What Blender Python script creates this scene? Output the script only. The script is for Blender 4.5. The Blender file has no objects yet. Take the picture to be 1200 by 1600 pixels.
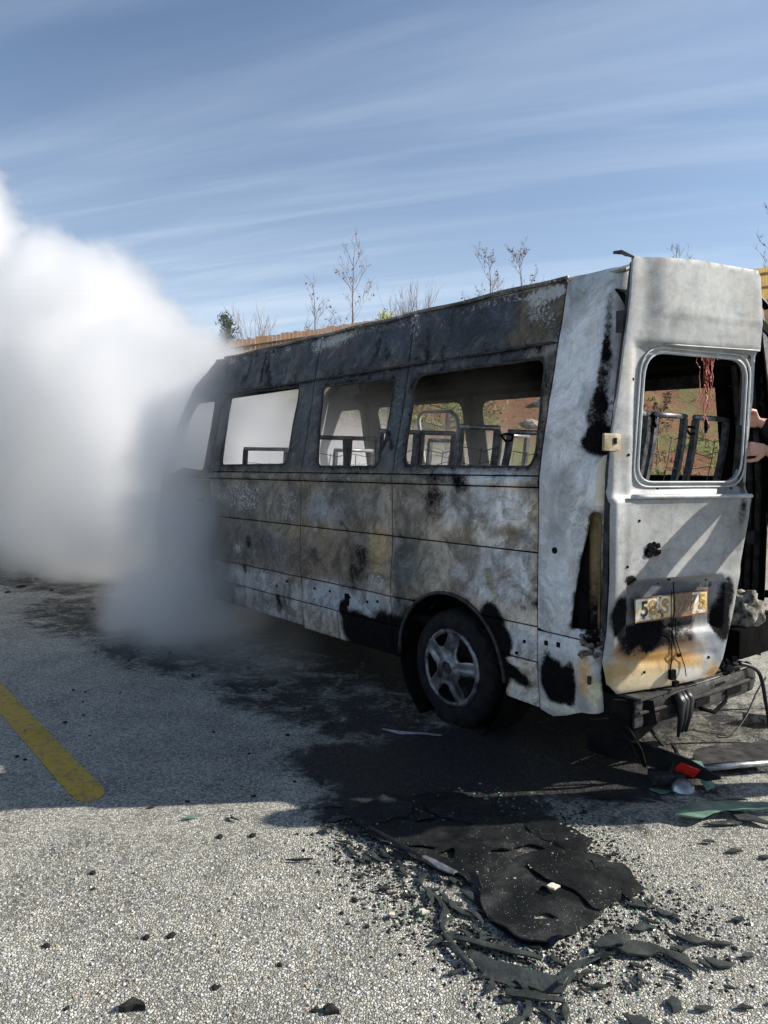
import bpy, bmesh, math, random
import numpy as np
from mathutils import Vector, Matrix, noise as mnoise
from mathutils.geometry import delaunay_2d_cdt
R = math.radians
rng = random.Random(7)
scene = bpy.context.scene
COL = scene.collection

# ------------------------------------------------------------------ camera
cam_d = bpy.data.cameras.new('camera')
cam_o = bpy.data.objects.new('camera', cam_d); COL.objects.link(cam_o)
cam_d.sensor_fit = 'HORIZONTAL'; cam_d.sensor_width = 36.0; cam_d.lens = 36.0
cam_d.clip_start = 0.05; cam_d.clip_end = 3000
cam_o.location = (0, 0, 1.57)
cam_o.rotation_euler = (R(90) - math.atan(73 / 1200), 0, 0)
scene.camera = cam_o

# ------------------------------------------------------------------ sky, sun, exposure
SUN_EL, SUN_AZ = R(30), R(5.5)            # azimuth measured from +X towards +Y
world = bpy.data.worlds.new('World'); scene.world = world; world.use_nodes = True
wt = world.node_tree; wn, wl = wt.nodes, wt.links
for n in list(wn): wn.remove(n)
out = wn.new('ShaderNodeOutputWorld'); bg = wn.new('ShaderNodeBackground'); bg.inputs['Strength'].default_value = 0.071
sky = wn.new('ShaderNodeTexSky'); sky.sky_type = 'NISHITA'; sky.sun_disc = False
sky.sun_elevation = SUN_EL; sky.sun_rotation = R(90) - SUN_AZ
sky.altitude = 900; sky.air_density = 1.0; sky.dust_density = 0.6; sky.ozone_density = 2.5
# thin cirrus: noise on the plane of the cloud deck (direction divided by its height)
tc = wn.new('ShaderNodeTexCoord'); sx = wn.new('ShaderNodeSeparateXYZ'); wl.new(tc.outputs['Generated'], sx.inputs[0])
def wmath(op, a, b=None, c=None, clamp=False):
    m = wn.new('ShaderNodeMath'); m.operation = op; m.use_clamp = clamp
    for i, v in enumerate((a, b, c)):
        if v is None: continue
        if isinstance(v, (int, float)): m.inputs[i].default_value = v
        else: wl.new(v, m.inputs[i])
    return m.outputs[0]
zz = wmath('MAXIMUM', wmath('ADD', sx.outputs['Z'], 0.06), 0.03)
px, py = wmath('DIVIDE', sx.outputs['X'], zz), wmath('DIVIDE', sx.outputs['Y'], zz)
cx = wn.new('ShaderNodeCombineXYZ'); wl.new(px, cx.inputs[0]); wl.new(py, cx.inputs[1])
def cirrus(scale, rot, stretch, detail, dist, lo, hi, seed):
    mp = wn.new('ShaderNodeMapping'); wl.new(cx.outputs[0], mp.inputs['Vector'])
    mp.vector_type = 'TEXTURE'; mp.inputs['Rotation'].default_value = (0, 0, R(rot)); mp.inputs['Scale'].default_value = (1 / scale, 1 / (scale * stretch), 1)
    mp.inputs['Location'].default_value = (seed, seed * 0.7, seed * 1.3)
    t = wn.new('ShaderNodeTexNoise'); wl.new(mp.outputs[0], t.inputs['Vector'])
    t.inputs['Scale'].default_value = 1.0; t.inputs['Detail'].default_value = detail; t.inputs['Roughness'].default_value = 0.56
    t.inputs['Distortion'].default_value = dist
    r = wn.new('ShaderNodeMapRange'); r.interpolation_type = 'SMOOTHSTEP'; wl.new(t.outputs['Fac'], r.inputs['Value'])
    r.inputs['From Min'].default_value = lo; r.inputs['From Max'].default_value = hi
    return r.outputs[0]
c1 = cirrus(0.22, -17, 6.0, 7, 0.6, 0.42, 0.80, 5.7)
c2 = cirrus(0.45, -21, 8.0, 8, 0.9, 0.45, 0.76, 14.9)
c3 = cirrus(0.14, -14, 3.0, 4, 0.2, 0.36, 0.72, 9.3)
veil = wmath('ADD', wmath('MULTIPLY', c1, 0.50), wmath('ADD', wmath('MULTIPLY', wmath('MULTIPLY', c2, c3), 0.75), wmath('MULTIPLY', c3, 0.20)), clamp=True)
cc = wn.new('ShaderNodeMix'); cc.data_type = 'RGBA'; cc.blend_type = 'MIX'
hz = wmath('MULTIPLY', wmath('POWER', wmath('SUBTRACT', 1.0, wmath('MAXIMUM', sx.outputs['Z'], 0.0)), 4.2), .66)     # the deck thickens with the slant path
wl.new(wmath('ADD', wmath('MULTIPLY', veil, 0.50), hz, None, True), cc.inputs[0]); wl.new(sky.outputs[0], cc.inputs[6]); cc.inputs[7].default_value = (5.9, 6.8, 7.9, 1)
wl.new(cc.outputs[2], bg.inputs['Color']); wl.new(bg.outputs[0], out.inputs['Surface'])
sun_d = bpy.data.lights.new('sun', 'SUN'); sun_d.energy = 4.2; sun_d.angle = R(0.55); sun_d.color = (1.0, 0.945, 0.86)
sun_o = bpy.data.objects.new('sun', sun_d); COL.objects.link(sun_o)
sdir = Vector((math.cos(SUN_EL) * math.cos(SUN_AZ), math.cos(SUN_EL) * math.sin(SUN_AZ), math.sin(SUN_EL)))
sun_o.rotation_euler = sdir.to_track_quat('Z', 'Y').to_euler(); sun_o.location = (30, 5, 20)
vs = scene.view_settings
vs.view_transform = 'Standard'; vs.look = 'None'; vs.gamma = 1.0; vs.exposure = 0.95; vs.use_curve_mapping = False
scene.cycles.use_denoising = True
scene.cycles.max_bounces = 10; scene.cycles.diffuse_bounces = 3; scene.cycles.glossy_bounces = 2
scene.cycles.transparent_max_bounces = 8; scene.cycles.volume_bounces = 12
scene.cycles.volume_max_steps = 256; scene.cycles.volume_step_rate = 1.0

# ------------------------------------------------------------------ helpers
def link(o, parent=None):
    COL.objects.link(o)
    if parent is not None: o.parent = parent
    return o
def tag(o, label=None, cat=None, group=None, kind=None):
    if label: o['label'] = label
    if cat: o['category'] = cat
    if group: o['group'] = group
    if kind: o['kind'] = kind
    return o
def empty(name, loc=(0, 0, 0), rz=0, parent=None):
    o = bpy.data.objects.new(name, None); o.empty_display_size = 0.2
    o.location = loc; o.rotation_euler = (0, 0, rz); return link(o, parent)
def mesh_obj(name, verts, faces, mats, parent=None, smooth=True, fmat=None, attrs=None):
    me = bpy.data.meshes.new(name); me.from_pydata([tuple(v) for v in verts], [], faces); me.update()
    for m in (mats if isinstance(mats, (list, tuple)) else [mats]): me.materials.append(m)
    if fmat is not None: me.polygons.foreach_set('material_index', fmat)
    if smooth: me.polygons.foreach_set('use_smooth', [True] * len(me.polygons))
    if attrs:
        for k, v in attrs.items():
            if v.ndim == 2:
                a = me.color_attributes.new(k, 'FLOAT_COLOR', 'POINT'); a.data.foreach_set('color', np.ascontiguousarray(v, dtype=np.float32).ravel())
            else:
                a = me.attributes.new(k, 'FLOAT', 'POINT'); a.data.foreach_set('value', np.ascontiguousarray(v, dtype=np.float32))
    me.update()
    return link(bpy.data.objects.new(name, me), parent)
class MB:
    """collects simple solids; build() links them as one mesh object"""
    def __init__(s): s.v, s.f = [], []
    def add(s, v, f):
        k = len(s.v); s.v += [Vector(p) for p in v]; s.f += [[i + k for i in q] for q in f]; return s
    def box(s, c, size, rot=None, taper=1.0):
        a, b, d = [q / 2 for q in size]; M = rot or Matrix.Identity(3)
        P = [Vector((x * a * (taper if z > 0 else 1), y * b * (taper if z > 0 else 1), z * d)) for z in (-1, 1) for y in (-1, 1) for x in (-1, 1)]
        P = [M @ p + Vector(c) for p in P]
        return s.add(P, [(0, 2, 3, 1), (4, 5, 7, 6), (0, 1, 5, 4), (2, 6, 7, 3), (0, 4, 6, 2), (1, 3, 7, 5)])
    def tube(s, pts, r, sides=8, cap=True, flat=1.0, closed=False):
        pts = [Vector(p) for p in pts]; n = len(pts); rr = r if isinstance(r, (list, tuple)) else [r] * n
        V, F = [], []; up = None
        for i, p in enumerate(pts):
            if closed: t = (pts[(i + 1) % n] - pts[i - 1])
            else: t = (pts[min(i + 1, n - 1)] - pts[max(i - 1, 0)])
            t = t.normalized() if t.length > 1e-9 else Vector((0, 0, 1))
            if up is None: up = Vector((0, 0, 1)) if abs(t.z) < 0.9 else Vector((1, 0, 0))
            a = t.cross(up); a = a.normalized() if a.length > 1e-6 else t.orthogonal().normalized(); b = a.cross(t).normalized(); up = b
            o = math.pi / sides
            for k in range(sides):
                q = 2 * math.pi * k / sides + o; V.append(p + a * math.cos(q) * rr[i] + b * math.sin(q) * rr[i] * flat)
        m = n if closed else n - 1
        for i in range(m):
            j = (i + 1) % n
            for k in range(sides):
                F.append((i * sides + k, i * sides + (k + 1) % sides, j * sides + (k + 1) % sides, j * sides + k))
        if cap and not closed:
            F.append(tuple(range(sides))[::-1]); F.append(tuple(range((n - 1) * sides, n * sides)))
        return s.add(V, F)
    def lathe(s, prof, axis_o, ax, n=48, closed=False):
        """prof: (radius, offset along the axis)"""
        ax = Vector(ax).normalized(); e1 = ax.orthogonal().normalized(); e2 = ax.cross(e1); O = Vector(axis_o); V, F = [], []
        for r, h in prof:
            for k in range(n):
                q = 2 * math.pi * k / n; V.append(O + ax * h + (e1 * math.cos(q) + e2 * math.sin(q)) * r)
        m = len(prof)
        for i in range(m if closed else m - 1):
            j = (i + 1) % m
            for k in range(n):
                F.append((i * n + k, j * n + k, j * n + (k + 1) % n, i * n + (k + 1) % n))
        return s.add(V, F)
    def build(s, name, mats, parent=None, smooth=False, **kw):
        o = mesh_obj(name, s.v, s.f, mats, parent, smooth, **kw)
        bm = bmesh.new(); bm.from_mesh(o.data); bmesh.ops.recalc_face_normals(bm, faces=bm.faces); bm.to_mesh(o.data); bm.free()
        return o
def autosmooth(o, ang=40):
    me = o.data; bm = bmesh.new(); bm.from_mesh(me)
    for e in bm.edges: e.smooth = (len(e.link_faces) == 2 and e.calc_face_angle(3.14) < R(ang))
    for f in bm.faces: f.smooth = True
    bm.to_mesh(me); bm.free(); return o
def bevel(o, w=0.004, seg=2, ang=35):
    bm = bmesh.new(); bm.from_mesh(o.data)
    ed = [e for e in bm.edges if len(e.link_faces) == 2 and e.calc_face_angle(0) > R(ang)]
    if ed: bmesh.ops.bevel(bm, geom=ed, offset=w, segments=seg, affect='EDGES', profile=0.6)
    bm.to_mesh(o.data); bm.free(); return autosmooth(o)
def round_poly(pts, rad, n=5):
    """round the corners of a 2-D polygon; rad: one radius or one for each corner"""
    out = []; N = len(pts)
    for i in range(N):
        p = Vector(pts[i]).to_2d(); a = Vector(pts[i - 1]).to_2d() - p; b = Vector(pts[(i + 1) % N]).to_2d() - p
        r = rad[i] if isinstance(rad, (list, tuple)) else rad
        r = min(r, a.length * 0.45, b.length * 0.45)
        if r < 1e-4: out.append((p.x, p.y)); continue
        s, e = p + a.normalized() * r, p + b.normalized() * r
        for k in range(n + 1):
            t = k / n; q = s * (1 - t) ** 2 + p * 2 * t * (1 - t) + e * t * t; out.append((q.x, q.y))
    return out
def densify(poly, step):
    o = []
    for i in range(len(poly)):
        a, b = np.array(poly[i]), np.array(poly[(i + 1) % len(poly)]); n = max(1, int(np.linalg.norm(b - a) / step))
        for k in range(n): o.append(tuple(a + (b - a) * k / n))
    return o
def inside(P, poly):
    P = np.asarray(P); x, y = P[:, 0], P[:, 1]; r = np.zeros(len(P), bool); q = np.asarray(poly); n = len(q)
    for i in range(n):
        x1, y1 = q[i]; x2, y2 = q[i - 1]
        if y1 == y2: continue
        r ^= ((y1 > y) != (y2 > y)) & (x < (x2 - x1) * (y - y1) / (y2 - y1) + x1)
    return r
def fbm(P, scale, octaves=3, seed=0.0):
    out = np.empty(len(P))
    for i, p in enumerate(P): out[i] = mnoise.fractal(Vector((p[0] * scale + seed, p[1] * scale - seed, p[2] * scale + 2 * seed)), 1.0, 2.0, octaves)
    return out
def sheet(name, outer, holes, f3d, step, thick, mats, parent=None, paint=None, inward=None, edge_drop=0.003, seam_soot=.16):
    """a pressed-metal panel: 2-D outline with holes, meshed finely, laid on f3d(P2)->P3 and given a real thickness; mats = (outer, inner)"""
    loops = [densify(outer, step)] + [densify(h, step) for h in holes]
    lo, hi = np.min(outer, 0), np.max(outer, 0)
    gx, gy = np.arange(lo[0] + step * .5, hi[0], step), np.arange(lo[1] + step * .5, hi[1], step * .9)
    G = np.array([(x + (step / 2 if j % 2 else 0), y) for j, y in enumerate(gy) for x in gx]) if len(gx) and len(gy) else np.zeros((0, 2))
    if len(G):
        m = inside(G, outer)
        for h in holes: m &= ~inside(G, h)
        G = G[m]
        B = np.array([p for l in loops for p in l])
        if len(G):
            d = np.min(np.hypot(G[:, None, 0] - B[None, :, 0], G[:, None, 1] - B[None, :, 1]), 1) if len(G) * len(B) < 6e6 else np.ones(len(G))
            G = G[d > step * .45]
    V, E = [], []
    for l in loops:
        k = len(V); V += [Vector(p) for p in l]; E += [(k + i, k + (i + 1) % len(l)) for i in range(len(l))]
    V += [Vector((float(x), float(y))) for x, y in G]
    v2, _, fs, *_ = delaunay_2d_cdt(V, E, [], 0, 1e-6)
    v2 = np.array([(p.x, p.y) for p in v2]); F = np.array([f for f in fs if len(f) == 3])
    c = v2[F].mean(1); m = inside(c, outer)
    for h in holes: m &= ~inside(c, h)
    F = F[m]
    used = np.unique(F); remap = -np.ones(len(v2), int); remap[used] = np.arange(len(used)); v2 = v2[used]; F = remap[F]
    P = np.asarray(f3d(v2), float)
    # orientation + normals
    fn = np.cross(P[F[:, 1]] - P[F[:, 0]], P[F[:, 2]] - P[F[:, 0]]); N = np.zeros_like(P)
    for k in range(3): np.add.at(N, F[:, k], fn)
    N /= np.maximum(np.linalg.norm(N, axis=1, keepdims=True), 1e-12)
    iw = np.asarray(inward, float)
    if (N @ iw).mean() > 0: F = F[:, ::-1]; N = -N          # N now points outward
    ed = {}
    for t in F:
        for k in range(3):
            a, b = int(t[k]), int(t[(k + 1) % 3]); ed[(a, b)] = 1
    bnd = [(a, b) for a, b in ed if (b, a) not in ed]
    bv = np.unique(np.array(bnd).ravel()); P[bv] -= N[bv] * edge_drop
    n = len(P); Pi = P - N * thick
    faces = [tuple(map(int, t)) for t in F] + [tuple(int(i) + n for i in t[::-1]) for t in F] + [(b, a, a + n, b + n) for a, b in bnd]
    fm = [0] * len(F) + [1] * len(F) + [0] * len(bnd)
    at = None
    if paint is not None:
        t, s, a = paint(v2); s = s.copy(); s[bv] += seam_soot; at = {'tint': np.vstack([t, t]), 'soot': np.concatenate([s, s]), 'ash': np.concatenate([a, a])}
    o = mesh_obj(name, np.vstack([P, Pi]), faces, list(mats), parent, True, fm, at)
    me = o.data
    bm = bmesh.new(); bm.from_mesh(me)
    for e in bm.edges: e.smooth = not (len(e.link_faces) == 2 and e.calc_face_angle(0) > R(50))
    bm.to_mesh(me); bm.free()
    return o
def capsules(name, segs, voxel, smooth_it=2):
    """one continuous body from tapered limbs (a, b, ra, rb): joined by voxel remesh; returns a mesh"""
    b = MB()
    for p, q, ra, rb in segs:
        p, q = Vector(p), Vector(q); d = q - p; L = d.length
        dn = d / L if L > 1e-6 else Vector((0, 0, 1)); n = 5
        pts, rr = [], []
        for k in range(n + 1):
            t = (math.pi / 2) * (1 - k / n); pts.append(p - dn * ra * math.sin(t)); rr.append(max(ra * math.cos(t), 1e-4))
        for k in range(n + 1):
            t = (math.pi / 2) * k / n; pts.append(q + dn * rb * math.sin(t)); rr.append(max(rb * math.cos(t), 1e-4))
        b.tube(pts, rr, 12)
    o = b.build(name + '_tmp', [], None)
    m = o.modifiers.new('r', 'REMESH'); m.mode = 'VOXEL'; m.voxel_size = voxel; m.use_smooth_shade = True
    s = o.modifiers.new('s', 'SMOOTH'); s.factor = 0.5; s.iterations = smooth_it
    dg = bpy.context.evaluated_depsgraph_get(); me = bpy.data.meshes.new_from_object(o.evaluated_get(dg)); me.name = name
    bpy.data.objects.remove(o); me.polygons.foreach_set('use_smooth', [True] * len(me.polygons)); return me

# ------------------------------------------------------------------ materials
class NT:
    def __init__(s, name):
        s.m = bpy.data.materials.new(name); s.m.use_nodes = True; s.t = s.m.node_tree; s.n, s.l = s.t.nodes, s.t.links
        s.b = s.n['Principled BSDF']; s.o = s.n['Material Output']
        s._tc = None
    def coord(s, kind='Object'):
        if s._tc is None: s._tc = s.n.new('ShaderNodeTexCoord')
        return s._tc.outputs[kind]
    def set(s, sock, v):
        if hasattr(v, 'is_linked') or hasattr(v, 'links'): s.l.new(v, sock)
        elif isinstance(v, (tuple, list)) and len(v) == 3 and sock.type == 'RGBA': sock.default_value = (*v, 1)
        else: sock.default_value = v
    def mapping(s, vec, scale=(1, 1, 1), rot=(0, 0, 0), loc=(0, 0, 0)):
        m = s.n.new('ShaderNodeMapping'); s.l.new(vec, m.inputs[0]); m.inputs['Scale'].default_value = scale; m.inputs['Rotation'].default_value = rot; m.inputs['Location'].default_value = loc; return m.outputs[0]
    def noise(s, scale, detail=4, rough=.55, dist=0, vec=None, col=False):
        t = s.n.new('ShaderNodeTexNoise'); s.l.new(vec or s.coord(), t.inputs['Vector'])
        for k, v in (('Scale', scale), ('Detail', detail), ('Roughness', rough), ('Distortion', dist)): t.inputs[k].default_value = v
        return t.outputs['Color' if col else 'Fac']
    def voronoi(s, scale, feature='F1', out='Distance', vec=None, rand=1.0):
        t = s.n.new('ShaderNodeTexVoronoi'); t.feature = feature; s.l.new(vec or s.coord(), t.inputs['Vector']); t.inputs['Scale'].default_value = scale; t.inputs['Randomness'].default_value = rand; return t.outputs[out]
    def math(s, op, a, b=None, clamp=False):
        m = s.n.new('ShaderNodeMath'); m.operation = op; m.use_clamp = clamp; s.set(m.inputs[0], a)
        if b is not None: s.set(m.inputs[1], b)
        return m.outputs[0]
    def ramp(s, v, lo, hi, a=0.0, b=1.0, smooth=True):
        m = s.n.new('ShaderNodeMapRange'); m.interpolation_type = 'SMOOTHSTEP' if smooth else 'LINEAR'; s.set(m.inputs['Value'], v)
        for k, q in (('From Min', lo), ('From Max', hi), ('To Min', a), ('To Max', b)): s.set(m.inputs[k], q)
        return m.outputs[0]
    def mix(s, f, a, b, mode='MIX'):
        m = s.n.new('ShaderNodeMix'); m.data_type = 'RGBA'; m.blend_type = mode; s.set(m.inputs[0], f); s.set(m.inputs[6], a); s.set(m.inputs[7], b); return m.outputs[2]
    def attr(s, name, out='Fac'):
        a = s.n.new('ShaderNodeAttribute'); a.attribute_name = name; return a.outputs[out]
    def bump(s, h, dist=.002, strength=1.0):
        b = s.n.new('ShaderNodeBump'); s.set(b.inputs['Height'], h); b.inputs['Distance'].default_value = dist; b.inputs['Strength'].default_value = strength; s.l.new(b.outputs[0], s.b.inputs['Normal']); return s
    def pbr(s, col=None, rough=None, metal=None, spec=None):
        for k, v in (('Base Color', col), ('Roughness', rough), ('Metallic', metal), ('Specular IOR Level', spec)):
            if v is not None: s.set(s.b.inputs[k], v)
        return s

def mottled(name, c1, c2, scale=12, rough=.8, spec=.3, metal=0, bump=.002, detail=6):
    t = NT(name); f = t.noise(scale, detail, .6)
    t.pbr(t.mix(t.ramp(f, .3, .7), c1, c2), rough, metal, spec)
    if bump: t.bump(t.noise(scale * 4, 5, .65), bump)
    return t.m

def burnt_paint(name, grime=1.0, relief=1.0):
    t = NT(name); co = t.coord()
    tint, soot, ash = t.attr('tint', 'Color'), t.attr('soot'), t.attr('ash')
    wv = t.n.new('ShaderNodeVectorMath'); wv.operation = 'SCALE'; wv.inputs['Scale'].default_value = .22; t.l.new(t.noise(3.2, 5, .6, 0, None, True), wv.inputs[0])
    wa = t.n.new('ShaderNodeVectorMath'); wa.operation = 'ADD'; t.l.new(co, wa.inputs[0]); t.l.new(wv.outputs[0], wa.inputs[1]); warped = wa.outputs[0]
    streak = t.mapping(co, (1, 1, .16)); swipe = t.mapping(warped, (1, 1, .35), (R(38), 0, 0))
    nA, nB, nC = t.noise(2.6, 5, .6, .4), t.noise(9, 9, .66, .8), t.noise(75, 5, .7)
    nS, nW = t.noise(18, 7, .62, .8, streak), t.noise(11, 8, .64, .3, swipe)
    nD = t.noise(26, 8, .68, 2.2); p1, p2, p3 = t.noise(3.0, 12, .72, .9, warped), t.noise(4.2, 12, .72, 1.1, t.mapping(warped, (1, 1, 1), (0, 0, 0), (4, 7, 2))), t.noise(13, 8, .7, 1.4, t.mapping(co, (1, 1, 1), (0, 0, 0), (9, 1, 5)))
    br = t.math('ADD', t.math('MULTIPLY', nB, .8), t.math('ADD', t.math('MULTIPLY', nS, .55), t.math('MULTIPLY', nW, .65)))          # about 1
    val = t.ramp(br, .62, 1.40, 1 - .62 * grime, 1 + .62 * grime, False)
    vcol = t.n.new('ShaderNodeCombineXYZ'); [t.l.new(val, vcol.inputs[i]) for i in range(3)]
    base = t.mix(1.0, tint, vcol.outputs[0], 'MULTIPLY')
    base = t.mix(t.math('MULTIPLY', t.ramp(p1, .41, .62), .90 * grime), base, t.mix(1.0, base, (.24, .205, .165), 'MULTIPLY'))
    lite = t.mix(.16, t.mix(1.0, base, (1.6, 1.6, 1.56), 'MULTIPLY'), (.6, .6, .58))
    base = t.mix(t.math('MULTIPLY', t.ramp(p2, .50, .68), .50 * grime), base, lite)
    base = t.mix(t.math('MULTIPLY', t.ramp(p3, .52, .68), .65 * grime), base, t.mix(1.0, base, (1.15, .80, .48), 'MULTIPLY'))
    base = t.mix(t.math('MULTIPLY', t.ramp(p3, .40, .33), .5 * grime), base, t.mix(1.0, base, (.42, .48, .58), 'MULTIPLY'))
    base = t.mix(t.math('MULTIPLY', t.ramp(nC, .55, .75), .45), base, t.mix(1.0, base, (.45, .45, .47), 'MULTIPLY'))
    base = t.mix(t.math('MULTIPLY', t.ramp(nW, .50, .64), .60 * grime), base, t.mix(1.0, base, (.34, .31, .28), 'MULTIPLY'))
    base = t.mix(t.math('MULTIPLY', t.ramp(nS, .54, .70), .45 * grime), base, t.mix(1.0, base, (.40, .40, .42), 'MULTIPLY'))
    grit = t.noise(170, 3, .7); base = t.mix(t.math('MULTIPLY', t.ramp(grit, .52, .66), .55 * grime), base, t.mix(1.0, base, (.38, .36, .34), 'MULTIPLY'))
    base = t.mix(t.math('MULTIPLY', t.math('MULTIPLY', t.ramp(grit, .44, .34), t.ramp(p2, .46, .62)), .45 * grime), base, (.42, .41, .38))
    # wisps wiped by flame and hose water: thin slanting streaks
    ws = t.n.new('ShaderNodeTexNoise'); t.l.new(t.mapping(t.mapping(warped, (1, 1, 1), (R(-52), 0, 0)), (1, 5.5, .9)), ws.inputs['Vector'])
    for k_, v_ in (('Scale', 7.0), ('Detail', 10), ('Roughness', .68), ('Distortion', .6)): ws.inputs[k_].default_value = v_
    wsf = ws.outputs['Fac']; base = t.mix(t.math('MULTIPLY', t.ramp(wsf, .54, .66), .55 * grime), base, t.mix(.22, t.mix(1.0, base, (1.5, 1.48, 1.42), 'MULTIPLY'), (.6, .59, .56))); base = t.mix(t.math('MULTIPLY', t.ramp(wsf, .46, .36), .55 * grime), base, t.mix(1.0, base, (.36, .32, .28), 'MULTIPLY'))
    # dark heat blisters, little rings and pits
    vr = t.voronoi(38); spots = t.math('MULTIPLY', t.math('SUBTRACT', t.ramp(vr, .20, .13), t.math('MULTIPLY', t.ramp(vr, .11, .06), .6)), t.ramp(t.noise(5, 3), .54, .66))
    base = t.mix(t.math('MULTIPLY', spots, .75 * grime), base, (.02, .018, .016))
    # flaking white ash
    af = t.ramp(t.math('ADD', ash, t.math('MULTIPLY', t.math('SUBTRACT', nD, .5), 2.0)), .30, .46)
    af = t.math('MULTIPLY', af, t.ramp(t.math('ADD', ash, t.math('MULTIPLY', t.math('SUBTRACT', nC, .5), 1.2)), .0, .25))
    ashc = t.mix(t.noise(40, 4), (.26, .26, .26), (.58, .57, .54))
    base = t.mix(af, base, ashc)
    sf = t.ramp(t.math('ADD', soot, t.math('MULTIPLY', t.math('SUBTRACT', t.math('ADD', t.math('MULTIPLY', nB, .5), t.math('MULTIPLY', nD, .5)), .5), 2.4)), .28, .80)
    soft = t.ramp(t.math('ADD', soot, t.math('MULTIPLY', t.math('SUBTRACT', t.math('ADD', t.math('MULTIPLY', nW, .5), t.math('MULTIPLY', nB, .5)), .5), 1.3)), .02, .85)
    base = t.mix(t.math('MULTIPLY', soft, .80), base, t.mix(.5, t.mix(1.0, base, (.22, .20, .18), 'MULTIPLY'), (.016, .014, .013)))
    scol = t.mix(t.ramp(nC, .5, .8), (.004, .004, .005), (.022, .020, .019))
    col = t.mix(sf, base, scol)
    rough = t.math('ADD', t.ramp(nB, .3, .7, .36, .66), t.math('MULTIPLY', af, .2), True)
    rough = t.math('ADD', rough, t.math('MULTIPLY', sf, .35), True)
    t.pbr(col, rough, 0.0, t.math('SUBTRACT', .5, t.math('MULTIPLY', sf, .42)))
    h = t.math('ADD', t.math('MULTIPLY', nC, .4), t.math('ADD', t.math('MULTIPLY', af, .8), t.math('MULTIPLY', nD, .7 * grime)))
    h = t.math('SUBTRACT', h, t.math('MULTIPLY', sf, .5))
    t.bump(h, .003 * relief, .8)
    return t.m
M = {}
M['burnt'] = burnt_paint('burnt_paint')
M['burnt_post'] = burnt_paint('burnt_post_paint', .55, .8)
M['burnt_door'] = burnt_paint('burnt_door_paint', .40, .22)
M['soot'] = mottled('soot_black', (.002, .002, .0025), (.011, .0105, .010), 9, .95, .08, 0, .003)
M['soot2'] = mottled('sooty_metal', (.010, .0105, .012), (.065, .062, .056), 14, .75, .3, 0, .002)
M['tubes'] = mottled('scorched_steel_tube', (.02, .02, .022), (.14, .14, .145), 22, .5, .5, .35, .001)
M['wire'] = mottled('scorched_wire', (.05, .045, .04), (.2, .18, .16), 30, .6, .5, .4, 0)
M['rubber'] = mottled('charred_rubber', (.005, .005, .006), (.017, .0165, .0165), 18, .85, .2, 0, .004)
M['void'] = mottled('shade_black', (.0015, .0015, .002), (.007, .0065, .006), 9, 1.0, .04, 0, .004)  # near-black tone that stands in for deep shade
def hubmat():
    t = NT('scorched_hubcap'); f = t.noise(7, 6, .6, .6); g = t.noise(40, 5, .65)
    c = t.mix(t.ramp(f, .35, .66), (.035, .035, .038), (.27, .275, .29)); c = t.mix(t.ramp(g, .56, .72), c, (.06, .06, .06))
    t.pbr(c, t.ramp(f, .3, .7, .6, .32), .55, .5).bump(g, .001); return t.m
M['hubcap'] = hubmat()
M['cream'] = mottled('cream_paint', (.62, .55, .40), (.82, .77, .64), 8, .45, .5, 0, .001)
M['ochre'] = mottled('scorched_ochre_primer', (.10, .075, .03), (.30, .21, .08), 7, .7, .3, 0, .002)
M['blackplastic'] = mottled('black_plastic', (.005, .0055, .007), (.020, .021, .024), 6, .45, .4, 0, .001)
M['red'] = mottled('red_reflector', (.55, .02, .015), (.75, .04, .025), 40, .25, .6, 0, .001)
M['copper'] = mottled('burnt_copper_wire', (.28, .07, .05), (.5, .16, .12), 30, .6, .4, .3, 0)

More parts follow.
